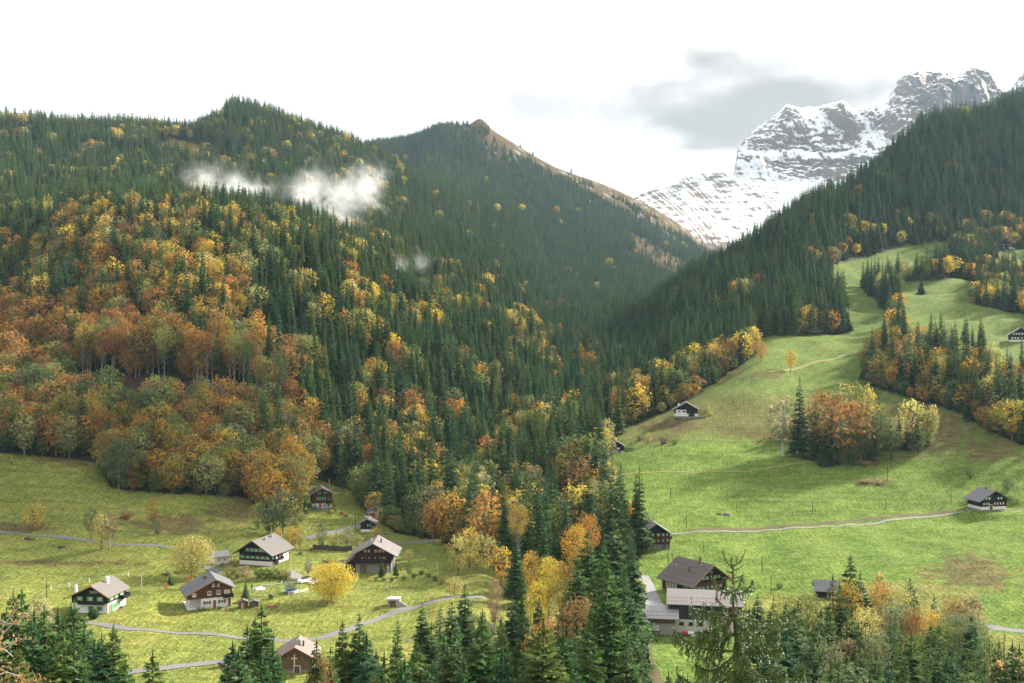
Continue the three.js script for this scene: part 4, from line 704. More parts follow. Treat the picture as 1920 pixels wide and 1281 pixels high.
chalet('chalet', 'long black chalet with broad tan roof and mint green shutters', site.longChalet, -0.52, { W: 10.6, L: 11.0, base: 1.3, eave: 4.2, ridge: 7.5, overS: 1.5, overF: 1.9, overB: 1.4, wall: BLACKWOOD, roof: TANROOF, barge: DARKTRIM, frame: BROWNTRIM,
  chimneys: [[1.2, -4, 0.5, 0.5], [1.0, -8.2, 0.6, 0.5]],
  windows: [...row('front', 4.1, [-2.6, -1.1, 0.4, 1.9, 3.1], 0.62, 0.95, MINT, CURTAIN), ...row('front', 1.95, [-4.3, -2.5, -0.8, 0.9, 2.6, 4.2], 0.72, 1.1, MINT, CURTAIN), ['right', -1.2, 2.0, 0.6, 1.0, MINT, GLASS]],
  doors: [['right', -3.4, 1.3, 0.8, 1.9, WHITEWALL], ['right', -5.6, 1.3, 0.9, 1.9, BROWNTRIM]], balconies: [['front', 0.4, 3.15, 9.4, 0.9, 0.75], ['right', -3.5, 1.3, 5.0, 1.2, 0.7]], panels: [['right', -9.0, 0, 3.6, 2.9, WHITEWALL, 0.12]] });
chalet('outbuilding', 'small white outbuilding with grey roof against the long black chalet', site.annex, 0.3, { side: true, W: 4, L: 4.6, base: 0, eave: 2.3, ridge: 3.5, overS: 0.4, overF: 0.5, overB: 0.4, wall: CREAMWALL, roof: PALEROOF, category: 'outbuilding', windows: row('left', 1.1, [-1.4, -3.0], 0.5, 0.5, null, GLASS, BROWNTRIM) });
chalet('chalet', 'dark gabled chalet with two long balconies above a stone ground floor', site.darkChalet, -0.12, { W: 10.8, L: 12, base: 2.9, eave: 6.0, ridge: 8.9, overS: 2.1, overF: 1.6, overB: 1, wall: DARKWOOD, roof: TANROOF, barge: PALEROOF, baseMat: STONEWALL, frame: BROWNTRIM,
  chimneys: [[-1.0, -2.6, 0.9, 0.6], [1.8, -5, 0.9, 0.42, DARKTRIM]],
  windows: [...row('front', 6.15, [-2.5, -1.4, 0.7, 1.9, 2.9], 0.6, 0.85, RUST, CURTAIN), ...row('front', 4.2, [-3.4, -1.2, 0.5, 1.9, 2.9, 3.6], 0.55, 0.85, null, CURTAIN)],
  doors: [['front', -2.6, 0, 1.0, 2.3, DARKTRIM], ['front', -3.6, 0, 0.8, 2.3, DARKTRIM]], balconies: [['front', 0, 5.1, 10.4, 1.0, 0.85], ['front', 0.1, 3.1, 10.8, 1.1, 0.85]], panels: [['front', -2.5, 4.2, 0.8, 0.9, RUST], ['front', 3.0, 0.6, 2.6, 1.7, OLDWOOD, 0.3]],
  extra: ({ part }) => { part('lean_to_roof', prism([[-9.6, 2.1], [-5.45, 4.5], [-5.45, 4.7], [-9.6, 2.3]], -7, 0.4), BROWNROOF); part('lean_to_wall', prism([[-8.6, -1], [-5.5, -1], [-5.5, 4.3], [-8.6, 2.5]], -6.6, -0.3), DARKWOOD); } });
chalet('chalet', 'tall narrow brown chalet with light green shutters on its own terrace', site.brownChalet, 0.1, { W: 7.4, L: 8, base: 1.6, eave: 5.5, ridge: 7.4, overS: 0.9, overF: 1.2, wall: REDWOOD, roof: BROWNROOF, barge: OLDWOOD, frame: BROWNTRIM,
  chimneys: [[-2.8, -4, 1.0, 0.7, DARKTRIM]], windows: [...row('front', 5.35, [-1.2, 1.2], 0.6, 0.75, MINT, GLASS), ...row('front', 3.0, [-1.4, 0.6], 0.75, 1.0, MINT, GLASS), ['front', 2.6, 3.0, 0.9, 1.0, null, GLASS], ...row('front', 0.4, [-2.6, 0.8, 2.4], 0.6, 0.8, MINT, GLASS)], doors: [['front', -0.8, 0, 0.9, 1.6, REDDOOR]], balconies: [['front', 2.7, 1.7, 2.6, 0.9, 0.8, DARKWOOD]] });
chalet('barn', 'small dark timber barn with two mint shutters on a white plinth', site.mazot, -0.12, { W: 4.9, L: 5, base: 1.0, eave: 3.3, ridge: 4.6, overS: 0.9, overF: 1.0, wall: DARKWOOD, roof: BROWNROOF, category: 'barn', windows: [['front', 0.5, 2.0, 0.6, 0.95, MINT, GLASS, DARKTRIM]] });
chalet('garage', 'small garage with a red door at the top of the lane', site.garage, -0.1, { W: 3.4, L: 4.5, base: 0, eave: 2.3, ridge: 2.9, overS: 0.5, overF: 0.6, wall: CREAMWALL, roof: GREYROOF, category: 'garage', doors: [['front', 0.2, 0, 2.5, 1.9, REDDOOR]] });
chalet('chapel', 'small wooden chapel with pinkish roof and a pale cross on its gable', site.chapel, -0.12, { W: 7, L: 7.5, base: 0.6, eave: 3.3, ridge: 5.3, overS: 1.2, overF: 1.0, overB: 1.0, wall: OLDWOOD, roof: PINKROOF, barge: RUST, baseMat: STONEWALL, category: 'chapel',
  chimneys: [[0.6, -2.2, 0.9, 0.8, CONCRETE], [1.4, -2.8, 0.8, 0.35, DARKTRIM]], windows: [...row('front', 3.1, [-1.4, 1.4], 0.35, 0.6, null, GLASS, BROWNTRIM)], doors: [['front', 0.4, 0, 1.2, 1.4, DARKTRIM]],
  extra: ({ part }) => { part('cross', join([box(0.2, 2.3, 0.14, -0.1, 1.6, 0.45), box(1.2, 0.2, 0.14, -0.1, 3.0, 0.45)]), mat(col(0.66, 0.56, 0.38), 0.8)); } });
chalet('farmhouse', 'large brown roofed farmhouse with turquoise shutters behind the barn', site.farmhouse, 0.74, { W: 12.4, L: 12.6, base: 1.0, eave: 4.4, ridge: 8.6, overS: 1.7, overF: 2.0, overB: 0.8, wall: DARKWOOD, roof: BROWNROOF, barge: BROWNTRIM, frame: BROWNTRIM, baseMat: STONEWALL, guards: [0.25, 0.45, 0.65, 0.85], guardGap: 1.1, category: 'farmhouse',
  chimneys: [[-0.6, -3.2, 1.5, 0.4, DARKTRIM], [-3.6, -4.2, 1.2, 0.4, DARKTRIM], [-3.4, -10, 0.5, 0.25, METAL], [-1.4, -1.8, 0.5, 0.25, METAL]],
  windows: [...row('front', 4.55, [-3.6, -2.2, -0.8, 2.2, 3.6], 0.6, 0.85, TEAL, CURTAIN), ...row('front', 1.9, [-5.0, -3.6, -2.2, -0.6, 1.0, 2.6, 4.2], 0.65, 1.1, TEAL, CURTAIN), ['front', -0.2, 6.4, 0.35, 0.4, null, TRIM], ['left', -2.6, 1.7, 0.9, 1.2, TEAL, GLASS]],
  balconies: [['front', -0.4, 3.3, 11.2, 1.2, 0.9, REDWOOD], ['front', -0.4, 0.7, 11.6, 1.2, 0.8, DARKWOOD], ['left', -3.2, 0.6, 5.4, 1.1, 0.8, DARKWOOD]], panels: [['left', -8.8, 1.0, 4.8, 2.4, CREAMWALL, 0.08], ['left', -11.8, 0.4, 1.6, 3.0, REDWOOD, 0.2]], doors: [['left', -8.8, 0.9, 0.7, 1.9, BROWNTRIM], ['left', -10.2, 1.3, 0.5, 1.3, DARKTRIM], ['left', -7.4, 1.3, 0.5, 1.3, DARKTRIM]] });
chalet('barn', 'long barn with pale pink metal roof and grey boarded wall', site.barn, 0.02, { side: true, W: 10.5, L: 17.8, base: 3.0, eave: 6.9, ridge: 9.1, overS: 0.7, overF: 0.5, overB: 0.5, wall: GREYWOOD, roof: WHITEROOF, baseMat: CREAMWALL, guards: [0.55, 0.78], guardGap: 0.78, guardMat: mat(col(0.2, 0.14, 0.14), 0.8), category: 'barn',
  windows: row('left', 1.6, [-17.0, -14.6, -12.3, -9.9], 1.1, 0.75, null, GLASS, GREYWOOD),
  extra: ({ part }) => { const l = []; for (let k = 0; k <= 36; k++) { const z = lerp(-18.2, 0.4, k / 36); l.push(prism([[-5.93, 6.86], [0, 9.34], [0, 9.39], [-5.93, 6.91]], z, z + 0.05)); } part('roof_seams', join(l), WHITEROOF); } });
chalet('shed', 'low open fronted cattle shed with pale metal roof beside the barn', site.shed, 0.0, { side: true, cuts: [[7.1, 3.9, 8.9, 0, 0.1, -4.7], [1.2, 2.3, 2.6, -3.8, 0.05, -7.7]], W: 7.6, L: 9.4, base: 0, eave: 4.3, ridge: 6.1, overS: 0.8, overF: 0.9, overB: 1.1, wall: CONCRETE, roof: mat(col(0.33, 0.315, 0.32), 0.45, { map: plasterTex, metalness: 0.25 }), guards: [0.5, 0.78], guardGap: 0.6, guardMat: mat(col(0.22, 0.18, 0.19), 0.8), category: 'shed',
  panels: [['left', -4.7, 2.75, 9.5, 1.55, OLDWOOD, 0.1], ['left', -5.1, 0, 2.6, 1.0, DARKTRIM, 0.06]], windows: [['left', -5.7, 1.05, 1.1, 1.2, null, CURTAIN, TRIM], ['left', -4.5, 1.05, 1.1, 1.2, null, CURTAIN, TRIM]] });
chalet('chalet', 'black chalet with red balconies and grey stone base half behind trees', site.stoneChalet, 0.22, { W: 9.4, L: 9, base: 2.1, eave: 5.3, ridge: 8.5, overS: 1.6, overF: 1.5, wall: BLACKWOOD, roof: PALEROOF, barge: PALEROOF, baseMat: STONEWALL, frame: BROWNTRIM,
  windows: [...row('front', 4.4, [-2.6, -1.0, 0.8, 2.4, 3.8], 0.55, 0.9, TEAL, CURTAIN), ...row('front', 2.55, [-2.6, -1.0, 0.8, 2.4, 3.8], 0.55, 0.95, TEAL, CURTAIN)], doors: [['front', -1.4, 0, 0.8, 1.7, DARKTRIM], ['front', 2.8, 0, 0.8, 1.7, DARKTRIM]], balconies: [['front', 0.4, 3.65, 9.6, 1.1, 0.75, REDWOOD], ['front', 0.0, 2.1, 9.0, 0.9, 0.4, REDWOOD]] });
chalet('chalet', 'brown and black chalet with grey roof on the far meadow by apple trees', site.rightChalet, 0.62, { W: 10.6, L: 8.4, base: 1.2, eave: 4.1, ridge: 7.2, overS: 1.7, overF: 1.5, wall: DARKWOOD, roof: PALEROOF, barge: DARKTRIM, frame: TRIM,
  chimneys: [[-0.2, -4.5, 0.4, 0.5, DARKTRIM]], windows: [...row('front', 4.0, [-3.2, -1.9, 1.9, 3.2], 0.5, 0.7, MINT, CURTAIN), ...row('front', 2.0, [-4.2, -3.2, -2.2, 0.4, 1.6, 2.8, 4.0], 0.5, 0.75, null, TRIM)], doors: [['front', -1.2, 0, 1.3, 1.9, DARKTRIM]], balconies: [['front', 0, 3.0, 10.2, 0.9, 0.75]], panels: [['front', 0.6, 1.25, 7.0, 0.75, REDWOOD, 0.04]] });
chalet('chalet', 'dark hillside chalet with white front wall and short chimney', site.hillChalet, 0.06, { W: 11.4, L: 8, base: 1.4, eave: 3.7, ridge: 7.0, overS: 1.0, overF: 1.4, wall: BLACKWOOD, roof: GREYROOF, barge: DARKTRIM, frame: DARKTRIM, chimneys: [[-3.6, -2.5, 0.8, 0.9, WHITEWALL]],
  panels: [['front', -2.6, 0, 5.2, 3.3, WHITEWALL, 0.06], ['front', 2.6, 0, 3.0, 1.5, DARKWOOD, 0.07]], windows: [], extra: ({ part, on }) => { for (const u of [-3.4, -1.6, -0.7]) { const f = part('window', on('front', join([box(0.9, 0.08, 0.08, 0, 0, 0.1), box(0.9, 0.08, 0.08, 0, 0.72, 0.1)]), u, 2.0), DARKTRIM); part('pane', on('front', box(0.85, 0.7, 0.04, 0, 0.05, 0.09), u, 2.0), GLASS, f); } } });
chalet('hut', 'dark timber hut with white plinth tucked under the wood edge', site.edgeHut, 0.1, { W: 6.4, L: 6, base: 1.3, eave: 3.4, ridge: 5.4, overS: 1.0, overF: 1.2, wall: BLACKWOOD, roof: BROWNROOF, category: 'hut', windows: [['front', 0.8, 1.7, 0.9, 0.8, null, TRIM]], doors: [['front', 1.2, 0, 0.8, 1.3, DARKTRIM]], balconies: [['front', 0, 1.4, 6.0, 0.9, 0.5]] });
chalet('hut', 'grey roofed field hut standing behind a spruce', site.greyHut, 0.1, { side: true, W: 5.6, L: 5, base: 0, eave: 2.4, ridge: 4.2, overS: 0.9, overF: 0.9, overB: 1.1, wall: DARKWOOD, roof: PALEROOF, category: 'hut', doors: [['left', -2.0, 0, 1.0, 1.8, BROWNTRIM]] });
chalet('chalet', 'chalet with turquoise shutters high on the pasture above the mixed wood', site.cornerChalet, 0.1, { W: 13, L: 10, base: 1.4, eave: 5.0, ridge: 9.2, overS: 1.8, overF: 1.6, wall: DARKWOOD, roof: PALEROOF, frame: TRIM, windows: [...row('front', 4.9, [-4, -2.4, -0.6, 1.2], 0.7, 1.0, TEAL, CURTAIN), ...row('front', 2.0, [-5, -3.2, -1.4, 0.8], 0.8, 1.1, TEAL, CURTAIN)], balconies: [['front', 0, 3.7, 12.6, 1, 0.8, REDWOOD]] });
chalet('chalet', 'distant dark chalet with white window rows under the mountain forest', site.highChalet, -0.1, { W: 13, L: 10, base: 1.2, eave: 4.4, ridge: 9.0, overS: 1.8, overF: 1.4, wall: DARKWOOD, roof: PINKROOF, frame: TRIM, windows: [...row('front', 4.4, [-4.4, -2.6, -0.6, 1.0, 3.2], 0.9, 0.9, null, TRIM), ...row('front', 1.7, [-5, -3.4, -1.6, 0.6, 2.4, 4.4], 1.1, 1.1, null, TRIM)], balconies: [['front', 0, 3.3, 12.4, 1, 0.7]] });
{ // concrete cellar entrance set into the knoll
  const p = site.bunker, g = thing('cellar_entrance', 'concrete cellar entrance set into the grassy knoll by the lane', 'bunker', p, -Math.atan2(p.x, -p.z) - 0.12);
  mesh('front_wall', join([box(0.4, 1.9, 0.4, -1.35, -0.3, 0), box(0.5, 1.9, 0.4, 0.9, -0.3, 0), box(3.2, 0.25, 0.5, -0.1, 1.6, 0)]), CONCRETE, g);
  mesh('door', box(1.9, 1.6, 0.1, -0.25, 0, -0.12), OLDWOOD, g); mesh('roof_slab', box(3.5, 0.16, 3.2, -0.1, 1.86, -1.5), CONCRETE, g);
  mesh('wing_wall', prism([[1.2, -0.5], [3.6, -0.5], [3.6, 0.2], [1.2, 1.8]], -0.3, 0.1), CONCRETE, g); mesh('side_wall', join([box(0.3, 2.2, 3, -1.6, -0.4, -1.6), box(0.3, 2.2, 3, 1.3, -0.4, -1.6)]), CONCRETE, g);
}

// ---------------------------------------------------------------- cars, people and garden things
const turnTo = (p, rel) => rel - Math.atan2(p.x, -p.z);
function car(label, b, s, rel, paint, o = {}) {
  const p = o.d ? stand(b, o.d) : onGround(b, s), g = thing('parked_car', label, 'car', p, turnTo(p, rel)); g.position.y += 0.12;
  const prof = (pts, w, bevel = 0.08) => { const sh = new THREE.Shape(pts.map(([x, y]) => new THREE.Vector2(x, y))), q = new THREE.ExtrudeGeometry(sh, { depth: w - 2 * bevel, bevelEnabled: true, bevelThickness: bevel, bevelSize: bevel, bevelSegments: 2 }); q.translate(0, 0, -w / 2 + bevel); return q; };
  const glass = mat(col(0.02, 0.024, 0.028), 0.05), shell = new THREE.MeshPhysicalMaterial({ color: paint, roughness: 0.35, clearcoat: 1, clearcoatRoughness: 0.08 });
  const tall = o.van ? 1.8 : 1.45;
  mesh('body', prof([[-2.05, 0.32], [2.05, 0.32], [2.08, 0.75], [1.15, 0.92], [-1.95, 0.95], [-2.08, 0.7]], 1.7), shell, g);
  const cab = mesh('cabin', prof([[-1.9, 0.92], [1.05, 0.92], [0.35, tall], [-1.55, tall]], 1.5), glass, g);
  mesh('roof_panel', prof([[-1.6, tall - 0.05], [0.42, tall - 0.05], [0.3, tall + 0.03], [-1.5, tall + 0.03]], 1.46, 0.03), shell, cab);
  for (const [x, z] of [[-1.25, 0.78], [-1.25, -0.78], [1.3, 0.78], [1.3, -0.78]]) { const w = mesh('wheel', new THREE.CylinderGeometry(0.32, 0.32, 0.22, 14).rotateX(Math.PI / 2).translate(x, 0.32, z), mat(col(0.02, 0.02, 0.02), 0.9), g); mesh('rim', new THREE.CylinderGeometry(0.19, 0.19, 0.24, 10).rotateX(Math.PI / 2).translate(x, 0.32, z), METAL, w); }
  for (const z of [-0.6, 0.6]) mesh('headlight', box(0.06, 0.14, 0.3, 2.1, 0.62, z), mat(col(0.7, 0.7, 0.68), 0.2), g);
  for (const z of [-0.62, 0.62]) mesh('tail_light', box(0.06, 0.16, 0.26, -2.1, 0.7, z), mat(col(0.4, 0.02, 0.02), 0.3), g);
  return g;
}
car('white car parked on the gravel yard by the thin pale tree', 571, 1093, -2.3, col(0.75, 0.75, 0.75));
car('second white car half behind the golden yellow tree', 590, 1095, -2.2, col(0.62, 0.63, 0.64));
car('white car standing in front of the red garage door', 690, 973, -1.3, col(0.75, 0.75, 0.75));
car('dark van with silver trim parked in the lane beside the spruces', 428, 1247, -2.5, col(0.03, 0.035, 0.045), { van: true });

function body(cells, joints, bones, tint) { // one continuous skin over tapered bones
  const n = 44, size = 1.0, mc = [], lo = [-0.5, -0.02, -0.5], sp = [1.0 / n, 1.9 / (n * 2), 1.0 / n];
  const sd = (x, y, z) => { let acc = 0; for (const [a, b, ra, rb] of bones) { const A = joints[a], B = joints[b], dx = B[0] - A[0], dy = B[1] - A[1], dz = B[2] - A[2], t = clamp(((x - A[0]) * dx + (y - A[1]) * dy + (z - A[2]) * dz) / (dx * dx + dy * dy + dz * dz + 1e-9), 0, 1), d = Math.hypot(x - A[0] - dx * t, y - A[1] - dy * t, z - A[2] - dz * t) - lerp(ra, rb, t); acc += Math.exp(-d * 55); } return -Math.log(acc) / 55; };
  // surface nets
  const NX = n, NY = n * 2, NZ = n, F3 = new Float32Array((NX + 1) * (NY + 1) * (NZ + 1)), id = (i, j, k) => (k * (NY + 1) + j) * (NX + 1) + i;
  for (let k = 0; k <= NZ; k++) for (let j = 0; j <= NY; j++) for (let i = 0; i <= NX; i++) F3[id(i, j, k)] = sd(lo[0] + i * sp[0], lo[1] + j * sp[1], lo[2] + k * sp[2]);
  const vid = new Int32Array(NX * NY * NZ).fill(-1), pos = [], color = [], index = [], cid = (i, j, k) => (k * NY + j) * NX + i;
  for (let k = 0; k < NZ; k++) for (let j = 0; j < NY; j++) for (let i = 0; i < NX; i++) {
    let cx = 0, cy = 0, cz = 0, c = 0;
    for (let e = 0; e < 12; e++) {
      const ax = e >> 2, o1 = e & 1, o2 = (e >> 1) & 1, a = ax === 0 ? [0, o1, o2] : ax === 1 ? [o1, 0, o2] : [o1, o2, 0], b = [...a]; b[ax] = 1;
      const fa = F3[id(i + a[0], j + a[1], k + a[2])], fb = F3[id(i + b[0], j + b[1], k + b[2])]; if ((fa < 0) === (fb < 0)) continue;
      const t = fa / (fa - fb); cx += a[0] + (b[0] - a[0]) * t; cy += a[1] + (b[1] - a[1]) * t; cz += a[2] + (b[2] - a[2]) * t; c++;
    }
    if (!c) continue; vid[cid(i, j, k)] = pos.length / 3; const x = lo[0] + (i + cx / c) * sp[0], y = lo[1] + (j + cy / c) * sp[1], z = lo[2] + (k + cz / c) * sp[2]; pos.push(x, y, z); color.push(...tint(x, y, z));
  }
  for (let k = 1; k < NZ; k++) for (let j = 1; j < NY; j++) for (let i = 1; i < NX; i++) for (let ax = 0; ax < 3; ax++) {
    const f0 = F3[id(i, j, k)], f1 = F3[id(i + (ax === 0), j + (ax === 1), k + (ax === 2))]; if ((f0 < 0) === (f1 < 0)) continue;
    const q = ax === 0 ? [cid(i, j - 1, k - 1), cid(i, j, k - 1), cid(i, j, k), cid(i, j - 1, k)] : ax === 1 ? [cid(i - 1, j, k - 1), cid(i - 1, j, k), cid(i, j, k), cid(i, j, k - 1)] : [cid(i - 1, j - 1, k), cid(i, j - 1, k), cid(i, j, k), cid(i - 1, j, k)], v = q.map((m) => vid[m]); if (v.some((m) => m < 0)) continue;
    if (f0 < 0) index.push(v[0], v[1], v[2], v[0], v[2], v[3]); else index.push(v[0], v[2], v[1], v[0], v[3], v[2]);
  }
  return buffer(pos, { color, index });
}
function person(label, b, s, rel, H, jacket, legs, hair) {
  const p = onGround(b, s), g = thing('person', label, 'person', p, turnTo(p, rel)); g.scale.setScalar(H / 1.72);
  const J = { pel: [0, 0.92, 0], che: [0, 1.28, 0], nek: [0, 1.48, 0], hd: [0, 1.62, 0.02], hd2: [0, 1.56, 0.04], hl: [0.1, 0.9, 0], hr: [-0.1, 0.9, 0], kl: [0.11, 0.5, 0.06], kr: [-0.11, 0.5, -0.02], al: [0.11, 0.09, 0.02], ar: [-0.12, 0.09, -0.12], fl: [0.11, 0.05, 0.16], fr: [-0.12, 0.05, 0.0], sl: [0.19, 1.38, 0], sr: [-0.19, 1.38, 0], el: [0.25, 1.12, -0.04], er: [-0.25, 1.12, 0.02], wl: [0.27, 0.88, 0.08], wr: [-0.27, 0.88, 0.1], tl: [0.27, 0.8, 0.11], tr: [-0.27, 0.8, 0.13] };
  const B = [['pel', 'che', 0.14, 0.16], ['che', 'nek', 0.15, 0.06], ['nek', 'hd', 0.055, 0.09], ['hd', 'hd2', 0.1, 0.085], ['sl', 'sr', 0.075, 0.075], ['hl', 'kl', 0.09, 0.06], ['hr', 'kr', 0.09, 0.06], ['kl', 'al', 0.058, 0.04], ['kr', 'ar', 0.058, 0.04], ['al', 'fl', 0.045, 0.035], ['ar', 'fr', 0.045, 0.035], ['sl', 'el', 0.06, 0.045], ['sr', 'er', 0.06, 0.045], ['el', 'wl', 0.042, 0.032], ['er', 'wr', 0.042, 0.032], ['wl', 'tl', 0.035, 0.02], ['wr', 'tr', 0.035, 0.02]];
  mesh('body', body(44, J, B, (x, y, z) => (y > 1.64 || (y > 1.52 && z < -0.01) ? hair : y > 1.46 ? [0.42, 0.25, 0.18] : y < 0.1 ? [0.04, 0.035, 0.03] : Math.abs(x) > 0.2 && y < 0.9 ? [0.42, 0.25, 0.18] : y > 0.88 ? jacket : legs)), mat(0xffffff, 0.85, { vertexColors: true }), g);
}
person('person in dark jacket and blue trousers on the garden path', 472, 1107, 0.6, 1.75, [0.02, 0.022, 0.03], [0.04, 0.12, 0.42], [0.04, 0.03, 0.02]);
person('tall person in black walking on the footpath', 531, 1096, 1.2, 1.8, [0.015, 0.015, 0.018], [0.03, 0.03, 0.035], [0.03, 0.02, 0.015]);
person('short person in pale top beside the tall walker', 528, 1097, 1.0, 1.2, [0.55, 0.6, 0.6], [0.10, 0.28, 0.42], [0.2, 0.12, 0.05]);
person('person in white clothes standing by the white car', 560, 1094, 0.2, 1.7, [0.6, 0.55, 0.5], [0.5, 0.48, 0.44], [0.05, 0.035, 0.02]);

{ const p = onGround(545, 1112), g = thing('trampoline', 'round blue trampoline with safety net on the lawn', 'trampoline', p), blue = mat(col(0.10, 0.28, 0.52), 0.6), R = 1.7, net = new THREE.MeshStandardMaterial({ color: col(0.05, 0.08, 0.09), roughness: 1, transparent: true, opacity: 0.45, side: THREE.DoubleSide });
  mesh('frame', new THREE.TorusGeometry(R, 0.12, 6, 28).rotateX(Math.PI / 2).translate(0, 0.75, 0), blue, g); mesh('mat', new THREE.CylinderGeometry(R - 0.1, R - 0.1, 0.03, 28).translate(0, 0.75, 0), mat(col(0.03, 0.03, 0.035), 0.9), g);
  mesh('net', new THREE.CylinderGeometry(R, R, 1.7, 28, 1, true).translate(0, 1.65, 0), net, g);
  for (let k = 0; k < 6; k++) { const a = k / 6 * 6.283; mesh('pole', new THREE.CylinderGeometry(0.035, 0.035, 2.6, 6).translate(Math.cos(a) * (R + 0.05), 1.25, Math.sin(a) * (R + 0.05)), METAL, g); } }
{ const p = onGround(488, 1118), g = thing('parasol', 'open white parasol on the garden lawn', 'parasol', p); mesh('canopy', new THREE.ConeGeometry(1.35, 0.5, 8, 1, true).translate(0, 2.25, 0), mat(col(0.78, 0.76, 0.74), 0.9, { side: THREE.DoubleSide }), g); mesh('pole', new THREE.CylinderGeometry(0.03, 0.03, 2.4, 6).translate(0, 1.2, 0), METAL, g); mesh('base', new THREE.CylinderGeometry(0.25, 0.28, 0.1, 10).translate(0, 0.06, 0), CONCRETE, g); }
function hut(label, b, s, W, L, H, wall, roof, door) { const p = onGround(b, s); return chalet('garden_shed', label, p, 0.05, { W, L, base: 0, eave: H * 0.78, ridge: H, overS: 0.2, overF: 0.25, overB: 0.2, thick: 0.1, wall, roof, category: 'shed', doors: [['front', 0, 0, W * 0.36, H * 0.62, door]], frame: OLDWOOD }); }
hut('brown wooden garden shed with a pale ladder beside the young pine', 456, 1141, 2.3, 2, 2.1, wood(0.22, 0.105, 0.055), BROWNROOF, OLDWOOD);
hut('grey garden shed next to the brown one', 476, 1139, 2.2, 2, 1.7, wood(0.16, 0.12, 0.09), GREYROOF, DARKTRIM);
hut('little orange playhouse on the lawn fence', 508, 1124, 1.0, 0.9, 1.2, wood(0.42, 0.20, 0.07), BROWNROOF, DARKTRIM);
{ const p = onGround(454, 1143), g = thing('ladder', 'pale ladder leaning on the brown garden shed', 'ladder', p, 0.25); const m = mat(col(0.6, 0.58, 0.54), 0.7); for (const x of [-0.18, 0.18]) mesh('rail', box(0.06, 1.8, 0.06, x, 0, 0.3).rotateX(-0.16), m, g); for (let k = 0; k < 5; k++) mesh('rung', box(0.36, 0.05, 0.05, 0, 0.25 + k * 0.33, 0.3).rotateX(-0.16), m, g); }
{ const p = onGround(508, 1138), g = thing('wheelbarrow', 'red wheelbarrow lying on the garden terrace', 'wheelbarrow', p, 0.4), red = mat(col(0.5, 0.06, 0.06), 0.4); mesh('tray', prism([[-0.7, 0.35], [-0.5, 0.05], [0.5, 0.05], [0.85, 0.4]], -0.35, 0.35), red, g); mesh('wheel', new THREE.CylinderGeometry(0.2, 0.2, 0.1, 12).rotateX(Math.PI / 2).translate(0.95, 0.2, 0), DARKTRIM, g); for (const z of [-0.3, 0.3]) mesh('handle', box(1.2, 0.05, 0.05, -0.9, 0.33, z), OLDWOOD, g); }
{ const p = onGround(1290, 1192), g = thing('trailer', 'red and white farm trailer beside the barn wall', 'trailer', p, turnTo(p, 0)); mesh('bed', box(1.5, 0.5, 1.3, -0.75, 0.45, 0), mat(col(0.5, 0.03, 0.07), 0.5), g); mesh('tarpaulin', box(1.4, 0.42, 1.3, 0.75, 0.45, 0), TRIM, g); for (const x of [-0.8, 0.8]) mesh('wheel', new THREE.CylinderGeometry(0.3, 0.3, 0.2, 12).rotateX(Math.PI / 2).translate(x, 0.3, 0.65), DARKTRIM, g); }
{ const p = onGround(1305, 1196), g = thing('feed_trough', 'long green feed trough along the barn foot', 'trough', p, turnTo(p, 0)); mesh('basin', box(2.4, 0.45, 0.7, 0, 0.1, 0), mat(col(0.30, 0.36, 0.20), 0.7), g); for (const x of [-1, 1]) mesh('leg', box(0.12, 0.3, 0.6, x, -0.1, 0), GREYWOOD, g); }
{ const p = onGround(1187, 1154), g = thing('wood_pile', 'stack of split logs beside the cattle shed', 'wood pile', p, turnTo(p, 0.1)), r = rngOf(8), ends = [mat(col(0.34, 0.22, 0.12), 0.9), mat(col(0.24, 0.15, 0.09), 0.9), mat(col(0.42, 0.30, 0.18), 0.9)]; for (let j = 0; j < 5; j++) for (let i = 0; i < 10; i++) mesh('log', new THREE.CylinderGeometry(0.16, 0.16 + 0.03 * r(), 1.1, 7).rotateX(Math.PI / 2).translate(-1.5 + i * 0.33 + (j % 2) * 0.16, 0.16 + j * 0.29, (r() - 0.5) * 0.15), ends[Math.floor(r() * 3)], g); }

// ---------------------------------------------------------------- fences, walls, poles, stones
function fence(label, pts, gap, H, rails, m, post = 0.09) {
  const P = pts.map(([b, s]) => onGround(b, s)), curve = new THREE.CatmullRomCurve3(P, false, 'centripetal'), L = curve.getLength(), n = Math.max(2, Math.round(L / gap)), g = thing('fence', label, 'fence', P[0]);
  const at = []; for (let i = 0; i <= n; i++) { const q = curve.getPointAt(i / n); q.y = height(q.x, q.z); at.push(q.sub(P[0])); }
  for (const q of at) mesh('post', box(post, H + 0.3, post, q.x, q.y - 0.3, q.z), m, g);
  for (let i = 0; i < n; i++) for (const h of rails) { const pos = []; limb(pos, at[i].clone().add(V(0, h, 0)), at[i + 1].clone().add(V(0, h, 0)), rails.thin ?? 0.045, rails.thin ?? 0.045, 5); mesh(rails.thin ? 'wire' : 'rail', buffer(pos), m, g); }
}
const thin = (...a) => Object.assign(a, { thin: 0.012 });
fence('white three rail wooden fence beside the trampoline lawn', [[540, 1118], [556, 1115], [577, 1109]], 2.0, 1.0, [0.35, 0.65, 0.95], mat(col(0.62, 0.60, 0.55), 0.8));
fence('thin garden fence with rail in front of the play lawn', [[470, 1124], [500, 1126], [523, 1127]], 2.0, 0.9, [0.85], OLDWOOD);
fence('low picket fence below the garden sheds', [[452, 1147], [480, 1147], [515, 1144], [524, 1130]], 1.4, 0.8, [0.4, 0.7], OLDWOOD);
fence('white posts of the pasture fence above the black chalet', [[95, 1108], [118, 1104], [158, 1095], [182, 1090], [217, 1085], [240, 1081]], 6, 1.3, thin(0.6, 1.1), mat(col(0.66, 0.64, 0.6), 0.8), 0.13);
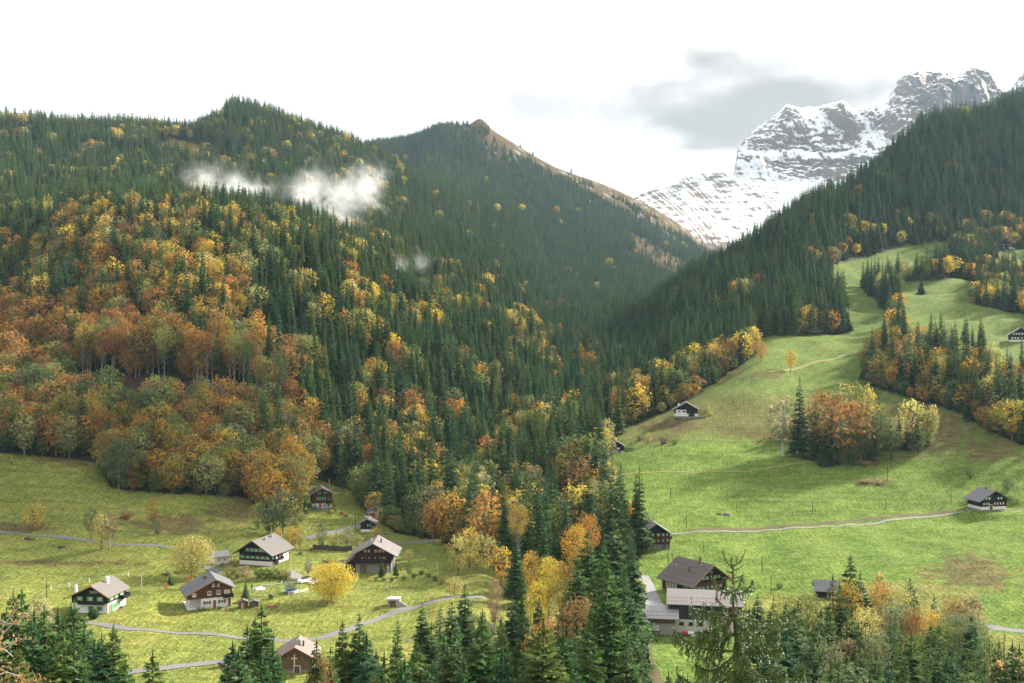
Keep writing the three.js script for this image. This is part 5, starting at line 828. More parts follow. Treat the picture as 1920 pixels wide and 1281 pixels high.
fence('pasture fence of thin stakes above the farm track', [[1400, 975], [1500, 966], [1605, 955], [1720, 940]], 9, 1.4, thin(0.8), OLDWOOD, 0.12);
fence('pasture fence below the leafy lane bank', [[285, 1176], [330, 1182], [370, 1186], [410, 1189]], 5, 1.1, thin(0.6, 1.0), OLDWOOD, 0.1);
function stoneWall(label, pts, H, T_, m) {
  const P = pts.map(([b, s]) => onGround(b, s)), curve = new THREE.CatmullRomCurve3(P, false, 'centripetal'), n = Math.ceil(curve.getLength() / 0.8), pos = [], uv = [], index = [];
  for (let i = 0; i <= n; i++) { const q = curve.getPointAt(i / n), t = curve.getTangentAt(i / n), sx = -t.z, sz = t.x, y = height(q.x, q.z), top = y + H * (0.9 + 0.16 * n2(i * 0.5, 3)); const w = T_ / 2 * (1 + 0.15 * n2(i * 0.7, 8)); for (const [o, yy] of [[-w * 1.15, y - 0.6], [-w, top], [w, top + 0.06 * n2(i, 1)], [w * 1.15, y - 0.6]]) { pos.push(q.x + sx * o, yy, q.z + sz * o); uv.push(i * 0.4, (yy - y) * 0.5 + o); } }
  for (let i = 0; i < n; i++) for (let k = 0; k < 3; k++) { const a = i * 4 + k; index.push(a, a + 1, a + 4, a + 1, a + 5, a + 4); }
  return tag(mesh('stone_wall', buffer(pos, { uv, index }), m), label, 'wall');
}
stoneWall('mossy dark garden wall behind the row of yellow trees', [[586, 1030], [620, 1032], [660, 1032]], 1.6, 0.6, mat(col(0.10, 0.095, 0.075), 1, { map: stoneTex }));
stoneWall('pale dry stone wall under the upper sunny field', [[738, 1022], [770, 1021], [810, 1017], [848, 1014]], 1.1, 0.7, mat(col(0.30, 0.285, 0.25), 1, { map: stoneTex }));
stoneWall('retaining wall below the tall narrow brown chalet', [[586, 955], [600, 957], [616, 957]], 1.1, 0.6, mat(col(0.24, 0.23, 0.20), 1, { map: stoneTex }));
stoneWall('low terrace wall across the garden of the dark gabled chalet', [[604, 1056], [635, 1055], [665, 1053]], 0.8, 0.6, mat(col(0.13, 0.12, 0.08), 1, { map: stoneTex }));
stoneWall('low stone wall in front of the white fronted hill chalet', [[1266, 785], [1290, 786], [1322, 784]], 0.8, 0.6, mat(col(0.16, 0.155, 0.14), 1, { map: stoneTex }));
stoneWall('boulder edging of the vegetable patch by the black chalet', [[190, 1146], [205, 1142], [222, 1134]], 0.8, 0.9, mat(col(0.36, 0.33, 0.28), 1, { map: stoneTex }));

function pole(label, b, foot, top, o = {}) {
  const p = onGround(b, foot, o.from), d = -p.z, H = Math.max(2.5, EYE + sightH(d, top) - p.y), g = thing('utility_pole', label, 'pole', p, turnTo(p, 0.2), o.group); const r = 0.11;
  mesh('shaft', new THREE.CylinderGeometry(r * 0.75, r, H + 0.5, 7).translate(0, H / 2 - 0.25, 0), o.pale ? mat(col(0.42, 0.40, 0.37), 0.9) : DARKWOOD, g);
  for (const s of [-1, 1]) mesh('insulator', new THREE.CylinderGeometry(0.05, 0.05, 0.16, 6).translate(s * 0.2, H - 0.2 - (s > 0 ? 0.25 : 0), 0), TRIM, g);
  mesh('bracket', box(0.5, 0.06, 0.06, 0, H - 0.42, 0), METAL, g); return V(p.x, p.y + H - 0.25, p.z);
}
pole('bare pole beside the black timber chalet', 87, 1122, 1089); pole('pole in the sunny lawn above the red brown chalet', 265, 1112, 1076, { pale: true });
pole('pole at the corner of the gravel yard', 545, 1088, 1050, { pale: true }); pole('pale pole below the dark gabled chalet', 727, 1106, 1062, { pale: true });
pole('pole beside the tall narrow brown chalet', 621, 951, 924, { pale: true }); pole('pole above the tall narrow brown chalet', 617, 915, 899, { pale: true });
pole('pole on the mossy garden wall', 630, 1033, 994); pole('pole above the small dark barn', 666, 992, 958); pole('pole at the wood edge right of the garage', 708, 975, 950, { pale: true });
pole('pole in the upper sunny field', 892, 1060, 1027); pole('pole below the upper sunny field', 820, 1082, 1055, { pale: true }); pole('pole beside the pale gold tree at the upper field edge', 803, 1012, 978);
pole('tall pole at the right corner of the stone based black chalet', 1253, 1062, 1010); pole('shorter pole beside the tall one on the farm meadow', 1262, 1064, 1036); pole('pole on the meadow behind the farmhouse', 1320, 1036, 1013); pole('pole right of the farmhouse on the meadow', 1429, 1075, 1042); pole('pole at the end of the farm hedge', 1446, 1116, 1081);
for (const [b, f, t] of [[1287, 992, 966], [1258, 936, 912], [1382, 962, 942], [1524, 963, 938], [1662, 956, 934], [1665, 900, 873], [1784, 943, 922]]) pole('thin pole standing in the wide right meadow', b, f, t, { group: 'thin poles of the right meadow' });
pole('pale pole at the foot of the tree island', 1518, 855, 832, { pale: true }); pole('pole above the hedge bank by the edge hut', 1240, 845, 816);
{ const r = rngOf(91); const rock = (label, b, s, w, m) => { const p = onGround(b, s), geo = new THREE.IcosahedronGeometry(w, 2), a = geo.attributes.position; for (let i = 0; i < a.count; i++) { const x = a.getX(i), y = a.getY(i), z = a.getZ(i), q = 1 + 0.35 * n3(x / w + b, y / w, z / w); a.setXYZ(i, x * q * 1.3, y * q * 0.6, z * q); } geo.computeVertexNormals(); const o = tag(mesh('boulder', geo, m), label, 'boulder'); o.position.copy(p); };
  const grey = mat(col(0.22, 0.21, 0.19), 1, { map: stoneTex }), dark = mat(col(0.09, 0.085, 0.07), 1, { map: stoneTex });
  rock('long grey boulder on the right meadow above the track', 1363, 966, 1.2, grey); rock('small dark boulder beside the long grey one', 1348, 965, 0.7, dark); rock('dark boulder in the shaded meadow below the path', 115, 1027, 0.9, dark); rock('flat boulder beside the foot of the yellow maple', 52, 1011, 0.9, dark); rock('grey boulder beside the round yellow bush', 718, 1001, 0.9, grey); rock('boulder by the corner of the right chalet', 1815, 957, 0.9, grey); }

// ---------------------------------------------------------------- hedges and shrubs
const shrubShapes = [0, 1, 2].map((i) => broadleaf(950 + i, { H: 3, R: 1.9, low: 0.02, clumps: 22, per: 34, size: 0.16, limbs: false }));
const shrubTints = { olive: leafMat(col(0.21, 0.19, 0.045)), green: leafMat(col(0.055, 0.095, 0.026)), yellow: leafMat(col(0.42, 0.34, 0.07)), tan: leafMat(col(0.26, 0.19, 0.09)), red: leafMat(col(0.22, 0.06, 0.035)), grey: leafMat(col(0.13, 0.15, 0.07)), moss: leafMat(col(0.12, 0.14, 0.035)) };
let shrubN = 0;
function shrub(tint, label, b, s, px, tall = 1, group, from) { const p = onGround(b, s, from), k = px / F * -p.z / 3.8, g = thing('shrub', label, 'shrub', p, b * 1.7, group), sh = shrubShapes[shrubN++ % 3]; g.scale.set(k, k * tall, k); mesh('stem', sh.trunk, barkMat.ash, g); mesh('foliage', sh.crown, shrubTints[tint], g); }
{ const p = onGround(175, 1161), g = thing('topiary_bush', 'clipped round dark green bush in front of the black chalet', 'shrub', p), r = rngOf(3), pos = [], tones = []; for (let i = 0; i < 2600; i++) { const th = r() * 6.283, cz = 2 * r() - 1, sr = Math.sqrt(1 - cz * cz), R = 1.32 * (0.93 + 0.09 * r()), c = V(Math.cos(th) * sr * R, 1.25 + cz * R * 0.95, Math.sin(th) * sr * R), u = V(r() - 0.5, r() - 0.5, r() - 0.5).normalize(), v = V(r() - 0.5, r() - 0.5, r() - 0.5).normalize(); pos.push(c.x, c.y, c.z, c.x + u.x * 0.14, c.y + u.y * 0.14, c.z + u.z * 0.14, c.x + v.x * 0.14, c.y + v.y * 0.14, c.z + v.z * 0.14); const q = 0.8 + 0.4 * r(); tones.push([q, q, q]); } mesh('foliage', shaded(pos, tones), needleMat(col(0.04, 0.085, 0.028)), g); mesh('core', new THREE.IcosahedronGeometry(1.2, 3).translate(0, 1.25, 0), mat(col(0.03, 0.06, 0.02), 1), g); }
for (const [b, s, px, t] of [[430, 1083, 26, 'olive'], [446, 1084, 26, 'olive'], [486, 1084, 24, 'green'], [500, 1085, 24, 'green'], [514, 1085, 24, 'moss'], [528, 1085, 22, 'olive'], [538, 1084, 18, 'tan']]) shrub(t, { olive: 'olive yellow hedge shrub below the long black chalet', green: 'dark green hedge shrub below the long black chalet', moss: 'moss green hedge shrub below the long black chalet', tan: 'tan shrub ending the hedge below the long black chalet' }[t], b, s, px, 1.0, 'hedge below the long black chalet');
for (const [b, s, px, t] of [[790, 1078, 14, 'green'], [803, 1083, 14, 'moss'], [815, 1089, 14, 'green'], [828, 1095, 14, 'tan'], [840, 1100, 15, 'moss'], [776, 1083, 14, 'green'], [757, 1088, 12, 'green'], [735, 1090, 12, 'green'], [720, 1090, 12, 'moss'], [705, 1090, 11, 'olive'], [694, 1089, 10, 'yellow'], [852, 1104, 14, 'tan']]) shrub(t, { green: 'dark green shrub', moss: 'moss green shrub', tan: 'tan brown shrub', olive: 'olive shrub', yellow: 'yellow shrub' }[t] + ' on the bank between knoll and upper field', b, s, px, 0.75, 'shrubs on the knoll bank');
for (const [b, s, px, t] of [[838, 1032, 16, 'yellow'], [822, 1022, 15, 'yellow'], [855, 1030, 14, 'tan'], [870, 1034, 18, 'green'], [884, 1042, 16, 'moss'], [905, 1056, 16, 'moss'], [925, 1068, 16, 'green'], [940, 1082, 16, 'moss'], [790, 1010, 14, 'green'], [770, 1003, 13, 'grey'], [754, 1000, 13, 'green']]) shrub(t, { green: 'dark green shrub', moss: 'moss green shrub', tan: 'tan shrub', yellow: 'yellow shrub', grey: 'grey green shrub' }[t] + ' along the gully rim of the sunny fields', b, s, px, 0.9, 'shrubs on the gully rim');
for (const [b, s, px, t, l] of [[381, 1144, 9, 'yellow', 'yellow shrub in front of the white chalet wall'], [393, 1145, 10, 'yellow', 'bright yellow shrub by the wine red door'], [411, 1144, 11, 'green', 'green shrub in front of the red brown chalet'], [424, 1146, 9, 'tan', 'tan shrub in front of the red brown chalet'], [372, 1145, 9, 'tan', 'brown shrub at the porch of the red brown chalet'], [436, 1147, 9, 'moss', 'moss green shrub at the corner of the red brown chalet'], [518, 1059, 13, 'green', 'dark green shrub at the corner of the long black chalet'], [416, 1062, 9, 'grey', 'grey green shrub before the small outbuilding'], [440, 1062, 10, 'tan', 'pale tan shrub before the long black chalet'], [563, 1041, 10, 'green', 'conical green shrub in the upper garden'], [583, 1033, 8, 'red', 'dark red shrub in the upper garden'], [540, 1040, 9, 'grey', 'grey green shrub in the upper garden'], [629, 958, 12, 'tan', 'tan shrub on the terrace of the tall brown chalet'], [622, 962, 10, 'yellow', 'yellow shrub on the terrace of the tall brown chalet'], [640, 966, 9, 'red', 'reddish shrub on the terrace bank'], [648, 970, 9, 'red', 'second reddish shrub on the terrace bank'], [676, 950, 14, 'olive', 'olive shrub on the slope beside the garage'], [670, 942, 14, 'moss', 'moss green shrub above the olive one by the garage'], [1335, 1105, 14, 'green', 'hedge shrub behind the long barn'], [1462, 1104, 15, 'green', 'dark bush alone on the meadow near the farm'], [1396, 1109, 14, 'green', 'hedge shrub right of the farmhouse'], [1410, 1110, 14, 'green', 'second hedge shrub right of the farmhouse'], [1245, 833, 16, 'green', 'dark shrub on the hedge bank'], [1265, 834, 16, 'moss', 'moss green shrub on the hedge bank'], [1200, 826, 14, 'grey', 'grey green shrub near the edge hut'], [1333, 778, 9, 'yellow', 'yellow shrub beside the low stone wall'], [1818, 946, 12, 'red', 'reddish shrub by the right chalet'], [235, 972, 26, 'red', 'wide reddish brown thicket on the shaded meadow'], [1618, 872, 34, 'tan', 'brown bramble thicket under the tree island'], [1624, 906, 30, 'tan', 'low brown bramble thicket on the meadow'], [1648, 908, 24, 'tan', 'second low brown bramble thicket on the meadow'], [1342, 702, 12, 'grey', 'grey green shrub on the upper pasture edge'], [1370, 706, 14, 'olive', 'olive shrub on the upper pasture edge'], [205, 1143, 14, 'moss', 'vegetable patch greenery by the black chalet'], [225, 1140, 16, 'moss', 'second patch of garden greenery by the black chalet'], [335, 1075, 22, 'grey', 'long grey green bramble on the pasture bank'], [312, 1078, 20, 'grey', 'second grey green bramble on the pasture bank'], [60, 1012, 14, 'tan', 'dry brown tuft below the yellow maple']]) shrub(t, l, b, s, px, /thicket|bramble|greenery|tuft/.test(l) ? 0.32 : 0.85);

// ---------------------------------------------------------------- the young spruce right in front of the camera
{
  const d0 = 22, P = (b, s, d = d0) => V((b - 960) / F * d, EYE + sightH(d, s), -d), r = rngOf(41);
  const foot = stand(1374, d0), g = thing('spruce_tree', 'young spruce with drooping twigs and upturned leader shoots near the camera', 'tree', foot);
  const needles = [], ntone = [], bark = [], rel = (v) => v.clone().sub(foot);
  const needle = (c, dir, len) => { const side = V(r() - 0.5, r() - 0.5, r() - 0.5).cross(dir).normalize().multiplyScalar(0.0075); needles.push(c.x - side.x, c.y - side.y, c.z - side.z, c.x + side.x, c.y + side.y, c.z + side.z, c.x + dir.x * len, c.y + dir.y * len, c.z + dir.z * len); const q = 0.7 + 0.6 * r(); ntone.push([q * (0.95 + 0.2 * r()), q, q * 0.9]); };
  const clothe = (pts, r0, r1, dense = 260, len = 0.034) => { // a twig: thin bark and needles all round
    const c = new THREE.CatmullRomCurve3(pts), L = c.getLength(), n = Math.max(2, Math.round(L / 0.07));
    for (let i = 0; i < n; i++) limb(bark, c.getPoint(i / n), c.getPoint((i + 1) / n), lerp(r0, r1, i / n), lerp(r0, r1, (i + 1) / n), 5);
    const m = Math.round(L * dense);
    for (let i = 0; i < m; i++) { const t = (i + r()) / m, q = c.getPoint(Math.min(1, t)), tan = c.getTangent(Math.min(1, t)), a = V(r() - 0.5, r() - 0.5, r() - 0.5).cross(tan).normalize(); needle(q.addScaledVector(a, lerp(r0, r1, t)), a.multiplyScalar(0.8).addScaledVector(tan, 0.65).normalize(), len * 1.35 * (0.7 + 0.6 * r())); }
    return c;
  };
  const stemAt = (s) => P(1374 + (s - 1062) * 0.02 + (s > 1170 ? 4 : 0), s);
  const stem = [foot.clone().add(V(0, -0.3, 0))]; { const n = 8, top = stemAt(1260); for (let i = 1; i < n; i++) stem.push(foot.clone().lerp(top, i / n)); } for (const s of [1260, 1200, 1150, 1110, 1085, 1062]) stem.push(stemAt(s));
  for (let i = 0; i < stem.length - 1; i++) limb(bark, rel(stem[i]), rel(stem[i + 1]), lerp(0.085, 0.012, i / (stem.length - 1)), lerp(0.085, 0.012, (i + 1) / (stem.length - 1)), 7);
  clothe([rel(stemAt(1112)), rel(stemAt(1085)), rel(stemAt(1062))], 0.014, 0.011, 170, 0.03);
  // leader shoots curving up from the top whorl
  for (const [b, s, dz] of [[1353, 1033, 0.05], [1359, 1038, -0.1], [1366, 1046, 0.2], [1370, 1040, 0.12], [1387, 1048, -0.2], [1397, 1028, 0.1]]) { const A = rel(stemAt(1062)), E = rel(P(b, s)); E.z += dz; const M = A.clone().lerp(E, 0.55); M.y -= 0.10; clothe([A, M, E], 0.010, 0.007, 150, 0.022); }
  // boughs: height on the stem, heading, reach, sag, upturn
  const bough = (s, a, L, sag, up, twigs = 1) => {
    const A = rel(stemAt(s)), ca = Math.cos(a), sa = Math.sin(a), pt = (t) => V(A.x + ca * L * t, A.y - sag * Math.sin(Math.min(1, t * 1.15) * Math.PI * 0.62) + up * Math.pow(t, 3.2), A.z + sa * L * t);
    const c = clothe([pt(0), pt(0.25), pt(0.5), pt(0.75), pt(0.92), pt(1)], 0.02 * (0.4 + L * 0.6), 0.007, 210, 0.032), n = Math.round(L * 24 * twigs);
    for (let i = 1; i < n; i++) {
      const t = 0.12 + 0.86 * i / n, q = c.getPoint(t), side = i % 2 ? 1 : -1, l = (0.12 + 0.34 * r()) * Math.min(1, L * 1.1) * (1.15 - 0.6 * t), out = (0.25 + 0.35 * r());
      const E = V(q.x + (ca * 0.4 - sa * side * out) * l * 0.8, q.y - l * (0.75 + 0.35 * r()), q.z + (sa * 0.4 + ca * side * out) * l * 0.8), M = V(q.x + (ca * 0.35 - sa * side * out * 1.1) * l * 0.55, q.y - l * 0.22, q.z + (sa * 0.35 + ca * side * out * 1.1) * l * 0.55);
      const tw = clothe([q, M, E], 0.006, 0.004, 230, 0.03);
      if (l > 0.22) for (const u of [0.35, 0.6]) { const q2 = tw.getPoint(u), l2 = l * 0.5; clothe([q2, V(q2.x + (r() - 0.5) * l2 * 0.8, q2.y - l2 * 0.5, q2.z + (r() - 0.5) * l2 * 0.8), V(q2.x + (r() - 0.5) * l2, q2.y - l2, q2.z + (r() - 0.5) * l2)], 0.004, 0.003, 210, 0.028); }
      if (r() < 0.16) { const U = V(q.x + ca * 0.05, q.y + 0.12 + 0.14 * r(), q.z); clothe([q, V(q.x + ca * 0.05, q.y + 0.04, q.z + sa * 0.05), U], 0.006, 0.005, 170, 0.024); }
    }
  };
  for (let i = 0; i < 9; i++) { const s = 1070 + i * 5, a = i * 2.4; const A = rel(stemAt(s)); clothe([A, V(A.x + Math.cos(a) * 0.1, A.y + 0.03, A.z + Math.sin(a) * 0.1), V(A.x + Math.cos(a) * 0.2, A.y + 0.07, A.z + Math.sin(a) * 0.2)], 0.006, 0.004, 240, 0.026); }
  for (const [s, a, L, sag, up] of [[1110, 3.0, 0.42, 0.05, 0.32], [1112, 0.3, 0.40, 0.02, 0.30], [1111, 1.7, 0.4, 0.05, 0.1], [1112, 4.5, 0.36, 0.05, 0.1], [1108, 5.6, 0.3, 0.0, 0.3],
    [1142, 0.05, 0.35, 0.06, 0.02], [1140, 3.4, 0.36, 0.02, 0.25], [1143, 1.5, 0.5, 0.14, 0.05],
    [1152, 3.05, 0.92, -0.02, 0.16], [1155, 0.02, 1.30, 0.16, 0.30], [1156, 1.2, 0.95, 0.2, 0.1], [1154, 2.2, 0.85, 0.2, 0.1], [1152, 4.2, 0.7, 0.2, 0.1], [1158, 5.4, 0.8, 0.2, 0.1], [1160, 0.5, 0.9, 0.3, 0.1], [1160, 2.7, 0.75, 0.3, 0.1],
    [1188, 2.9, 0.86, 0.18, 0.26], [1192, 0.25, 0.9, 0.34, 0.12], [1190, 1.6, 0.9, 0.3, 0.1], [1195, 5.0, 0.8, 0.3, 0.1], [1186, 3.8, 0.7, 0.3, 0.1],
    [1222, 3.1, 1.30, -0.02, 0.42], [1225, 2.6, 1.1, 0.3, 0.2], [1228, 0.4, 1.0, 0.45, 0.15], [1226, 1.3, 1.0, 0.4, 0.1], [1230, 1.9, 1.1, 0.4, 0.1], [1232, 5.2, 0.9, 0.4, 0.1], [1230, 4.2, 0.8, 0.4, 0.1],
    [1262, 3.2, 1.2, 0.35, 0.25], [1264, 0.1, 1.35, 0.3, 0.34], [1266, 0.8, 1.1, 0.45, 0.15], [1268, 1.6, 1.2, 0.4, 0.1], [1265, 2.4, 1.2, 0.45, 0.1], [1268, 5.5, 1.0, 0.4, 0.1]]) bough(s, a, L, sag, up);
  for (let i = 0; i < 26; i++) bough(1295 + i * 9, i * 2.4 + 0.3, 1.25 + 0.02 * i, 0.45, 0.15, 0.22);
  mesh('trunk', shaded(bark), mat(col(0.085, 0.066, 0.030), 0.9), g);
  mesh('needles', shaded(needles, ntone), new THREE.MeshPhysicalMaterial({ color: col(0.075, 0.145, 0.030), roughness: 0.55, vertexColors: true, side: THREE.DoubleSide, transmission: 0.2, thickness: 0 }), g);
  console.log('near spruce triangles', (needles.length + bark.length) / 9);
}
// leafy twigs at the left edge and bare stems at the right edge, both rooted on the camera's own slope
function nearShrub(label, foot, stems, leaf, leafCol, n, barkCol) {
  const g = thing('shrub', label, 'shrub', foot), bark = [], leaves = [], tones = [], r = rngOf(Math.round(foot.x * 10) + 500);
  for (const [pts, r0, share] of stems) {
    const c = new THREE.CatmullRomCurve3([V(0, -0.2, 0), ...pts.map((p) => p.clone().sub(foot))]), m = pts.length * 5; for (let i = 0; i < m; i++) limb(bark, c.getPoint(i / m), c.getPoint((i + 1) / m), lerp(r0, 0.004, i / m), lerp(r0, 0.004, (i + 1) / m), 5);
    for (let i = 0; i < n * share; i++) {
      const t = 0.55 + 0.45 * r(), q = c.getPoint(t), e = V(q.x + (r() - 0.5) * 0.34, q.y + (r() - 0.35) * 0.26, q.z + (r() - 0.5) * 0.34); if (i % 3 === 0) limb(bark, q, e, 0.004, 0.002, 3);
      for (let k = 0; k < 3; k++) { const o = V(e.x + (r() - 0.5) * 0.09, e.y + (r() - 0.5) * 0.09, e.z + (r() - 0.5) * 0.09), u = V(r() - 0.5, r() - 0.5, r() - 0.5).normalize().multiplyScalar(leaf * (0.6 + 0.7 * r())), v = V(r() - 0.5, r() - 0.5, r() - 0.5).cross(u).normalize().multiplyScalar(leaf * 0.45); leaves.push(o.x - u.x, o.y - u.y, o.z - u.z, o.x - v.x, o.y - v.y, o.z - v.z, o.x + u.x, o.y + u.y, o.z + u.z, o.x - u.x, o.y - u.y, o.z - u.z, o.x + u.x, o.y + u.y, o.z + u.z, o.x + v.x, o.y + v.y, o.z + v.z); const q2 = 0.65 + 0.7 * r(), w = 0.8 + 0.4 * r(); tones.push([q2 * w, q2, q2], [q2 * w, q2, q2]); }
    }
  }
  mesh('stems', shaded(bark), mat(barkCol, 0.9), g); if (leaves.length) mesh('leaves', shaded(leaves, tones), leafMat(leafCol), g);
}
{
  const P = (b, s, d) => V((b - 960) / F * d, EYE + sightH(d, s), -d), L = stand(-120, 16), R = stand(1960, 12);
  nearShrub('autumn shrub with russet leaves reaching in beside the fir group', L, [[[P(-60, 1250, 16), P(-10, 1205, 15.6), P(30, 1165, 15.4), P(62, 1152, 15.2)], 0.02, 1], [[P(-50, 1260, 15.5), P(-5, 1190, 15.2), P(18, 1158, 15), P(32, 1142, 15)], 0.018, 0.8], [[P(-60, 1290, 16), P(-5, 1225, 15.8), P(25, 1206, 15.7), P(48, 1196, 15.6)], 0.018, 0.8], [[P(-60, 1320, 15), P(-20, 1280, 15), P(10, 1262, 14.8), P(35, 1268, 14.8)], 0.016, 1], [[P(-60, 1300, 15), P(-30, 1240, 15), P(0, 1215, 14.8), P(24, 1232, 14.8)], 0.014, 1]], 0.03, col(0.30, 0.19, 0.085), 15, col(0.34, 0.30, 0.26));
  nearShrub('bare brown stems with one dry leaf cluster at the meadow lane', R, [[[P(1905, 1310, 12), P(1889, 1260, 12), P(1883, 1225, 12), P(1885, 1188, 12)], 0.012, 0], [[P(1880, 1320, 12), P(1862, 1268, 12), P(1856, 1235, 12), P(1856, 1200, 12)], 0.009, 0], [[P(1912, 1300, 12), P(1908, 1280, 12), P(1914, 1254, 12), P(1925, 1230, 12)], 0.011, 0], [[P(1880, 1290, 12), P(1862, 1283, 12), P(1848, 1272, 12), P(1840, 1264, 12)], 0.007, 0], [[P(1930, 1270, 12), P(1910, 1238, 12), P(1898, 1218, 12), P(1896, 1212, 12)], 0.006, 0]], 0.03, col(0.5, 0.26, 0.10), 0, col(0.11, 0.065, 0.045));
  const p = P(1876, 1248, 12), geo = [], tn = [], r = rngOf(9); for (let i = 0; i < 26; i++) { const o = V(p.x + (r() - 0.5) * 0.05, p.y + (r() - 0.5) * 0.09, p.z + (r() - 0.5) * 0.05), u = V(r() - 0.5, r() - 0.5, r() - 0.5).multiplyScalar(0.06), v = V(r() - 0.5, r() - 0.5, r() - 0.5).multiplyScalar(0.05); geo.push(o.x, o.y, o.z, o.x + u.x, o.y + u.y, o.z + u.z, o.x + v.x, o.y + v.y, o.z + v.z); const q = 0.7 + 0.5 * r(); tn.push([q, q, q]); }
  const host = scene.children[scene.children.length - 1]; const c = mesh('dry_leaves', shaded(geo, tn), leafMat(col(0.55, 0.30, 0.12)), host); c.position.sub(host.position);
}

// ---------------------------------------------------------------- wisps of cloud clinging to the forest
{
  const tex = noiseTexture(256, (u, v) => { const x = u * 2 - 1, y = v * 2 - 1, r = Math.hypot(x, y), n = fbm(u * 2.0, v * 3.6, 4) * 0.6 + fbm(u * 1.4 + 4, v * 1.4, 3) * 0.5; return clamp((1 - r * r) * 1.0 * clamp(0.45 + n * 0.9, 0, 1) * sstep(1, 0.35, r), 0, 1); }, false);
  const puff = new THREE.MeshPhysicalMaterial({ color: col(0.97, 0.97, 0.97), roughness: 1, specularIntensity: 0, transmission: 0.6, thickness: 0, transparent: true, opacity: 0.14, alphaMap: tex, side: THREE.DoubleSide });
  const wisp = (label, d, spots, seed, per = 6) => {
    const r = rngOf(seed), pos = [], uv = [], c0 = V((spots[0][0] - 960) / F * d, EYE + sightH(d, spots[0][1]), -d);
    for (const [b, s, w, h, k = 1] of spots) for (let i = 0; i < Math.round(per * k); i++) {
      const cx = (b - 960) / F * d + (r() - 0.5) * w * d / F * 0.8, cy = EYE + sightH(d, s) + (r() - 0.5) * h * d / F * 0.8, cz = -d + (r() - 0.5) * 50, R = (0.55 + 0.9 * r()) * Math.max(w, h) * d / F * 0.85;
      const n = V(r() - 0.5, (r() - 0.5) * 0.8, r() - 0.2).normalize(), u = V(r() - 0.5, r() - 0.5, r() - 0.5).cross(n).normalize(), v = n.clone().cross(u), q = [[-1, -1], [1, -1], [1, 1], [-1, -1], [1, 1], [-1, 1]];
      for (const [a, e] of q) { pos.push(cx + (u.x * a + v.x * e) * R - c0.x, cy + (u.y * a + v.y * e) * R - c0.y, cz + (u.z * a + v.z * e) * R - c0.z); uv.push(a * 0.5 + 0.5, e * 0.5 + 0.5); }
    }
    const m = tag(mesh('low_cloud', buffer(pos, { uv }), puff), label, 'cloud'); m.position.copy(c0); m.castShadow = false; return m;
  };
  wisp('ragged white cloud wisp over the upper spruce forest beside the clearing', 950, [[385, 345, 60, 36], [425, 352, 60, 40, 0.7], [462, 372, 56, 50, 1.1], [478, 360, 40, 50], [472, 396, 50, 44, 0.8], [505, 440, 46, 56, 0.3], [360, 335, 40, 24, 0.5]], 31);
  wisp('larger bright cloud wisp drifting before the dark wooded ridge', 950, [[590, 352, 60, 54, 1.1], [572, 372, 44, 54, 0.9], [605, 390, 66, 60, 1.1], [640, 388, 60, 60, 0.9], [625, 420, 50, 44, 0.7], [668, 362, 60, 44, 1.1], [692, 352, 50, 44, 1.5], [648, 356, 44, 36, 0.5], [712, 330, 40, 24, 0.3]], 32);
  wisp('small faint cloud wisp low over the dark spruces', 800, [[785, 492, 26, 24, 0.6], [752, 494, 26, 16, 0.4]], 33);
}

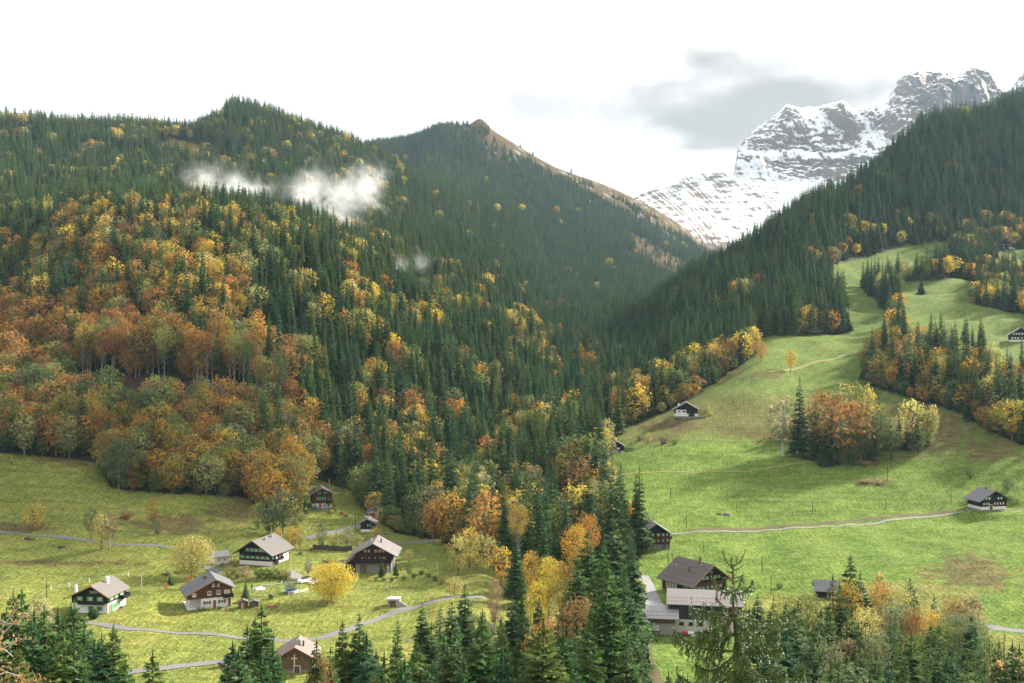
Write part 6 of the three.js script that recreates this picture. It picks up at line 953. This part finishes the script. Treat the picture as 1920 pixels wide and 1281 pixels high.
// ---------------------------------------------------------------- the low cloud between the sun and the left meadow
{
  const toSun = sun.position.clone().sub(sun.target.position).normalize(), c = V(-176, 6, -366).addScaledVector(toSun, 1000), geo = new THREE.IcosahedronGeometry(1, 14), a = geo.attributes.position;
  for (let i = 0; i < a.count; i++) { const x = a.getX(i), y = a.getY(i), z = a.getZ(i), q = 1 + 0.4 * fbm3(x * 1.6 + 3, y * 1.6, z * 1.6, 4); a.setXYZ(i, x * q * 98, y * q * 22 * (y < 0 ? 0.6 : 1), z * q * 56); }
  geo.computeVertexNormals(); const m = tag(mesh('cloud', geo, mat(col(0.85, 0.85, 0.86), 1)), 'drifting cumulus cloud shading the left meadow', 'cloud'); m.position.copy(c);
}

// ---------------------------------------------------------------- grass tufts roughening the meadows
{
  const r = rngOf(301), blades = [], tn = []; for (let i = 0; i < 7; i++) { const a = i * 0.9, x = Math.cos(a) * 0.5 * r(), z = Math.sin(a) * 0.5 * r(); blades.push(x - 0.16, 0, z - 0.06, x + 0.16, 0, z + 0.06, x + (r() - 0.5) * 0.4, 0.5 + 0.5 * r(), z + (r() - 0.5) * 0.4); const q = 0.85 + 0.3 * r(); tn.push([q, q, q]); }
  const geo = shaded(blades, tn), list = [], c = [0, 0, 0];
  for (let i = 0; i < 190000 && list.length < 90000; i++) {
    const d = Math.sqrt(lerp(190 * 190, 480 * 480, r())), b = lerp(-40, 1960, r()), x = (b - 960) / F * d, y = height(x, -d), s = sightOf(x, y, -d), k = meadowAt(b, s, d);
    if ((k !== 'village' && k !== 'right') || s > 1290 || pads.some((p) => (x - p[0]) ** 2 + (-d - p[1]) ** 2 < p[2] * p[2] * 0.8)) continue;
    if (fbm(x / 6, d / 6, 2) + r() * 0.5 < 0.1) continue;
    list.push([x, y, -d]);
  }
  const im = new THREE.InstancedMesh(geo, leafMat(0xffffff), list.length), m4 = new THREE.Matrix4(), q = new THREE.Quaternion(), cc = new THREE.Color(), up = V(0, 1, 0);
  list.forEach(([x, y, z], i) => { const k = 0.2 + 0.4 * r() * r(); q.setFromAxisAngle(up, r() * 6.28); m4.compose(V(x, y - 0.03, z), q, V(k * 1.3, k * 0.55, k * 1.3)); im.setMatrixAt(i, m4); groundColor(x, z, y, c); const f = 0.85 + 0.3 * r(); im.setColorAt(i, cc.setRGB(c[0] * f, c[1] * f, c[2] * f)); });
  im.name = 'grass'; im.userData = { kind: 'stuff', label: 'short tufty grass over the meadows', category: 'grass' }; shadow(im); scene.add(im);
}

renderer.render(scene, camera);
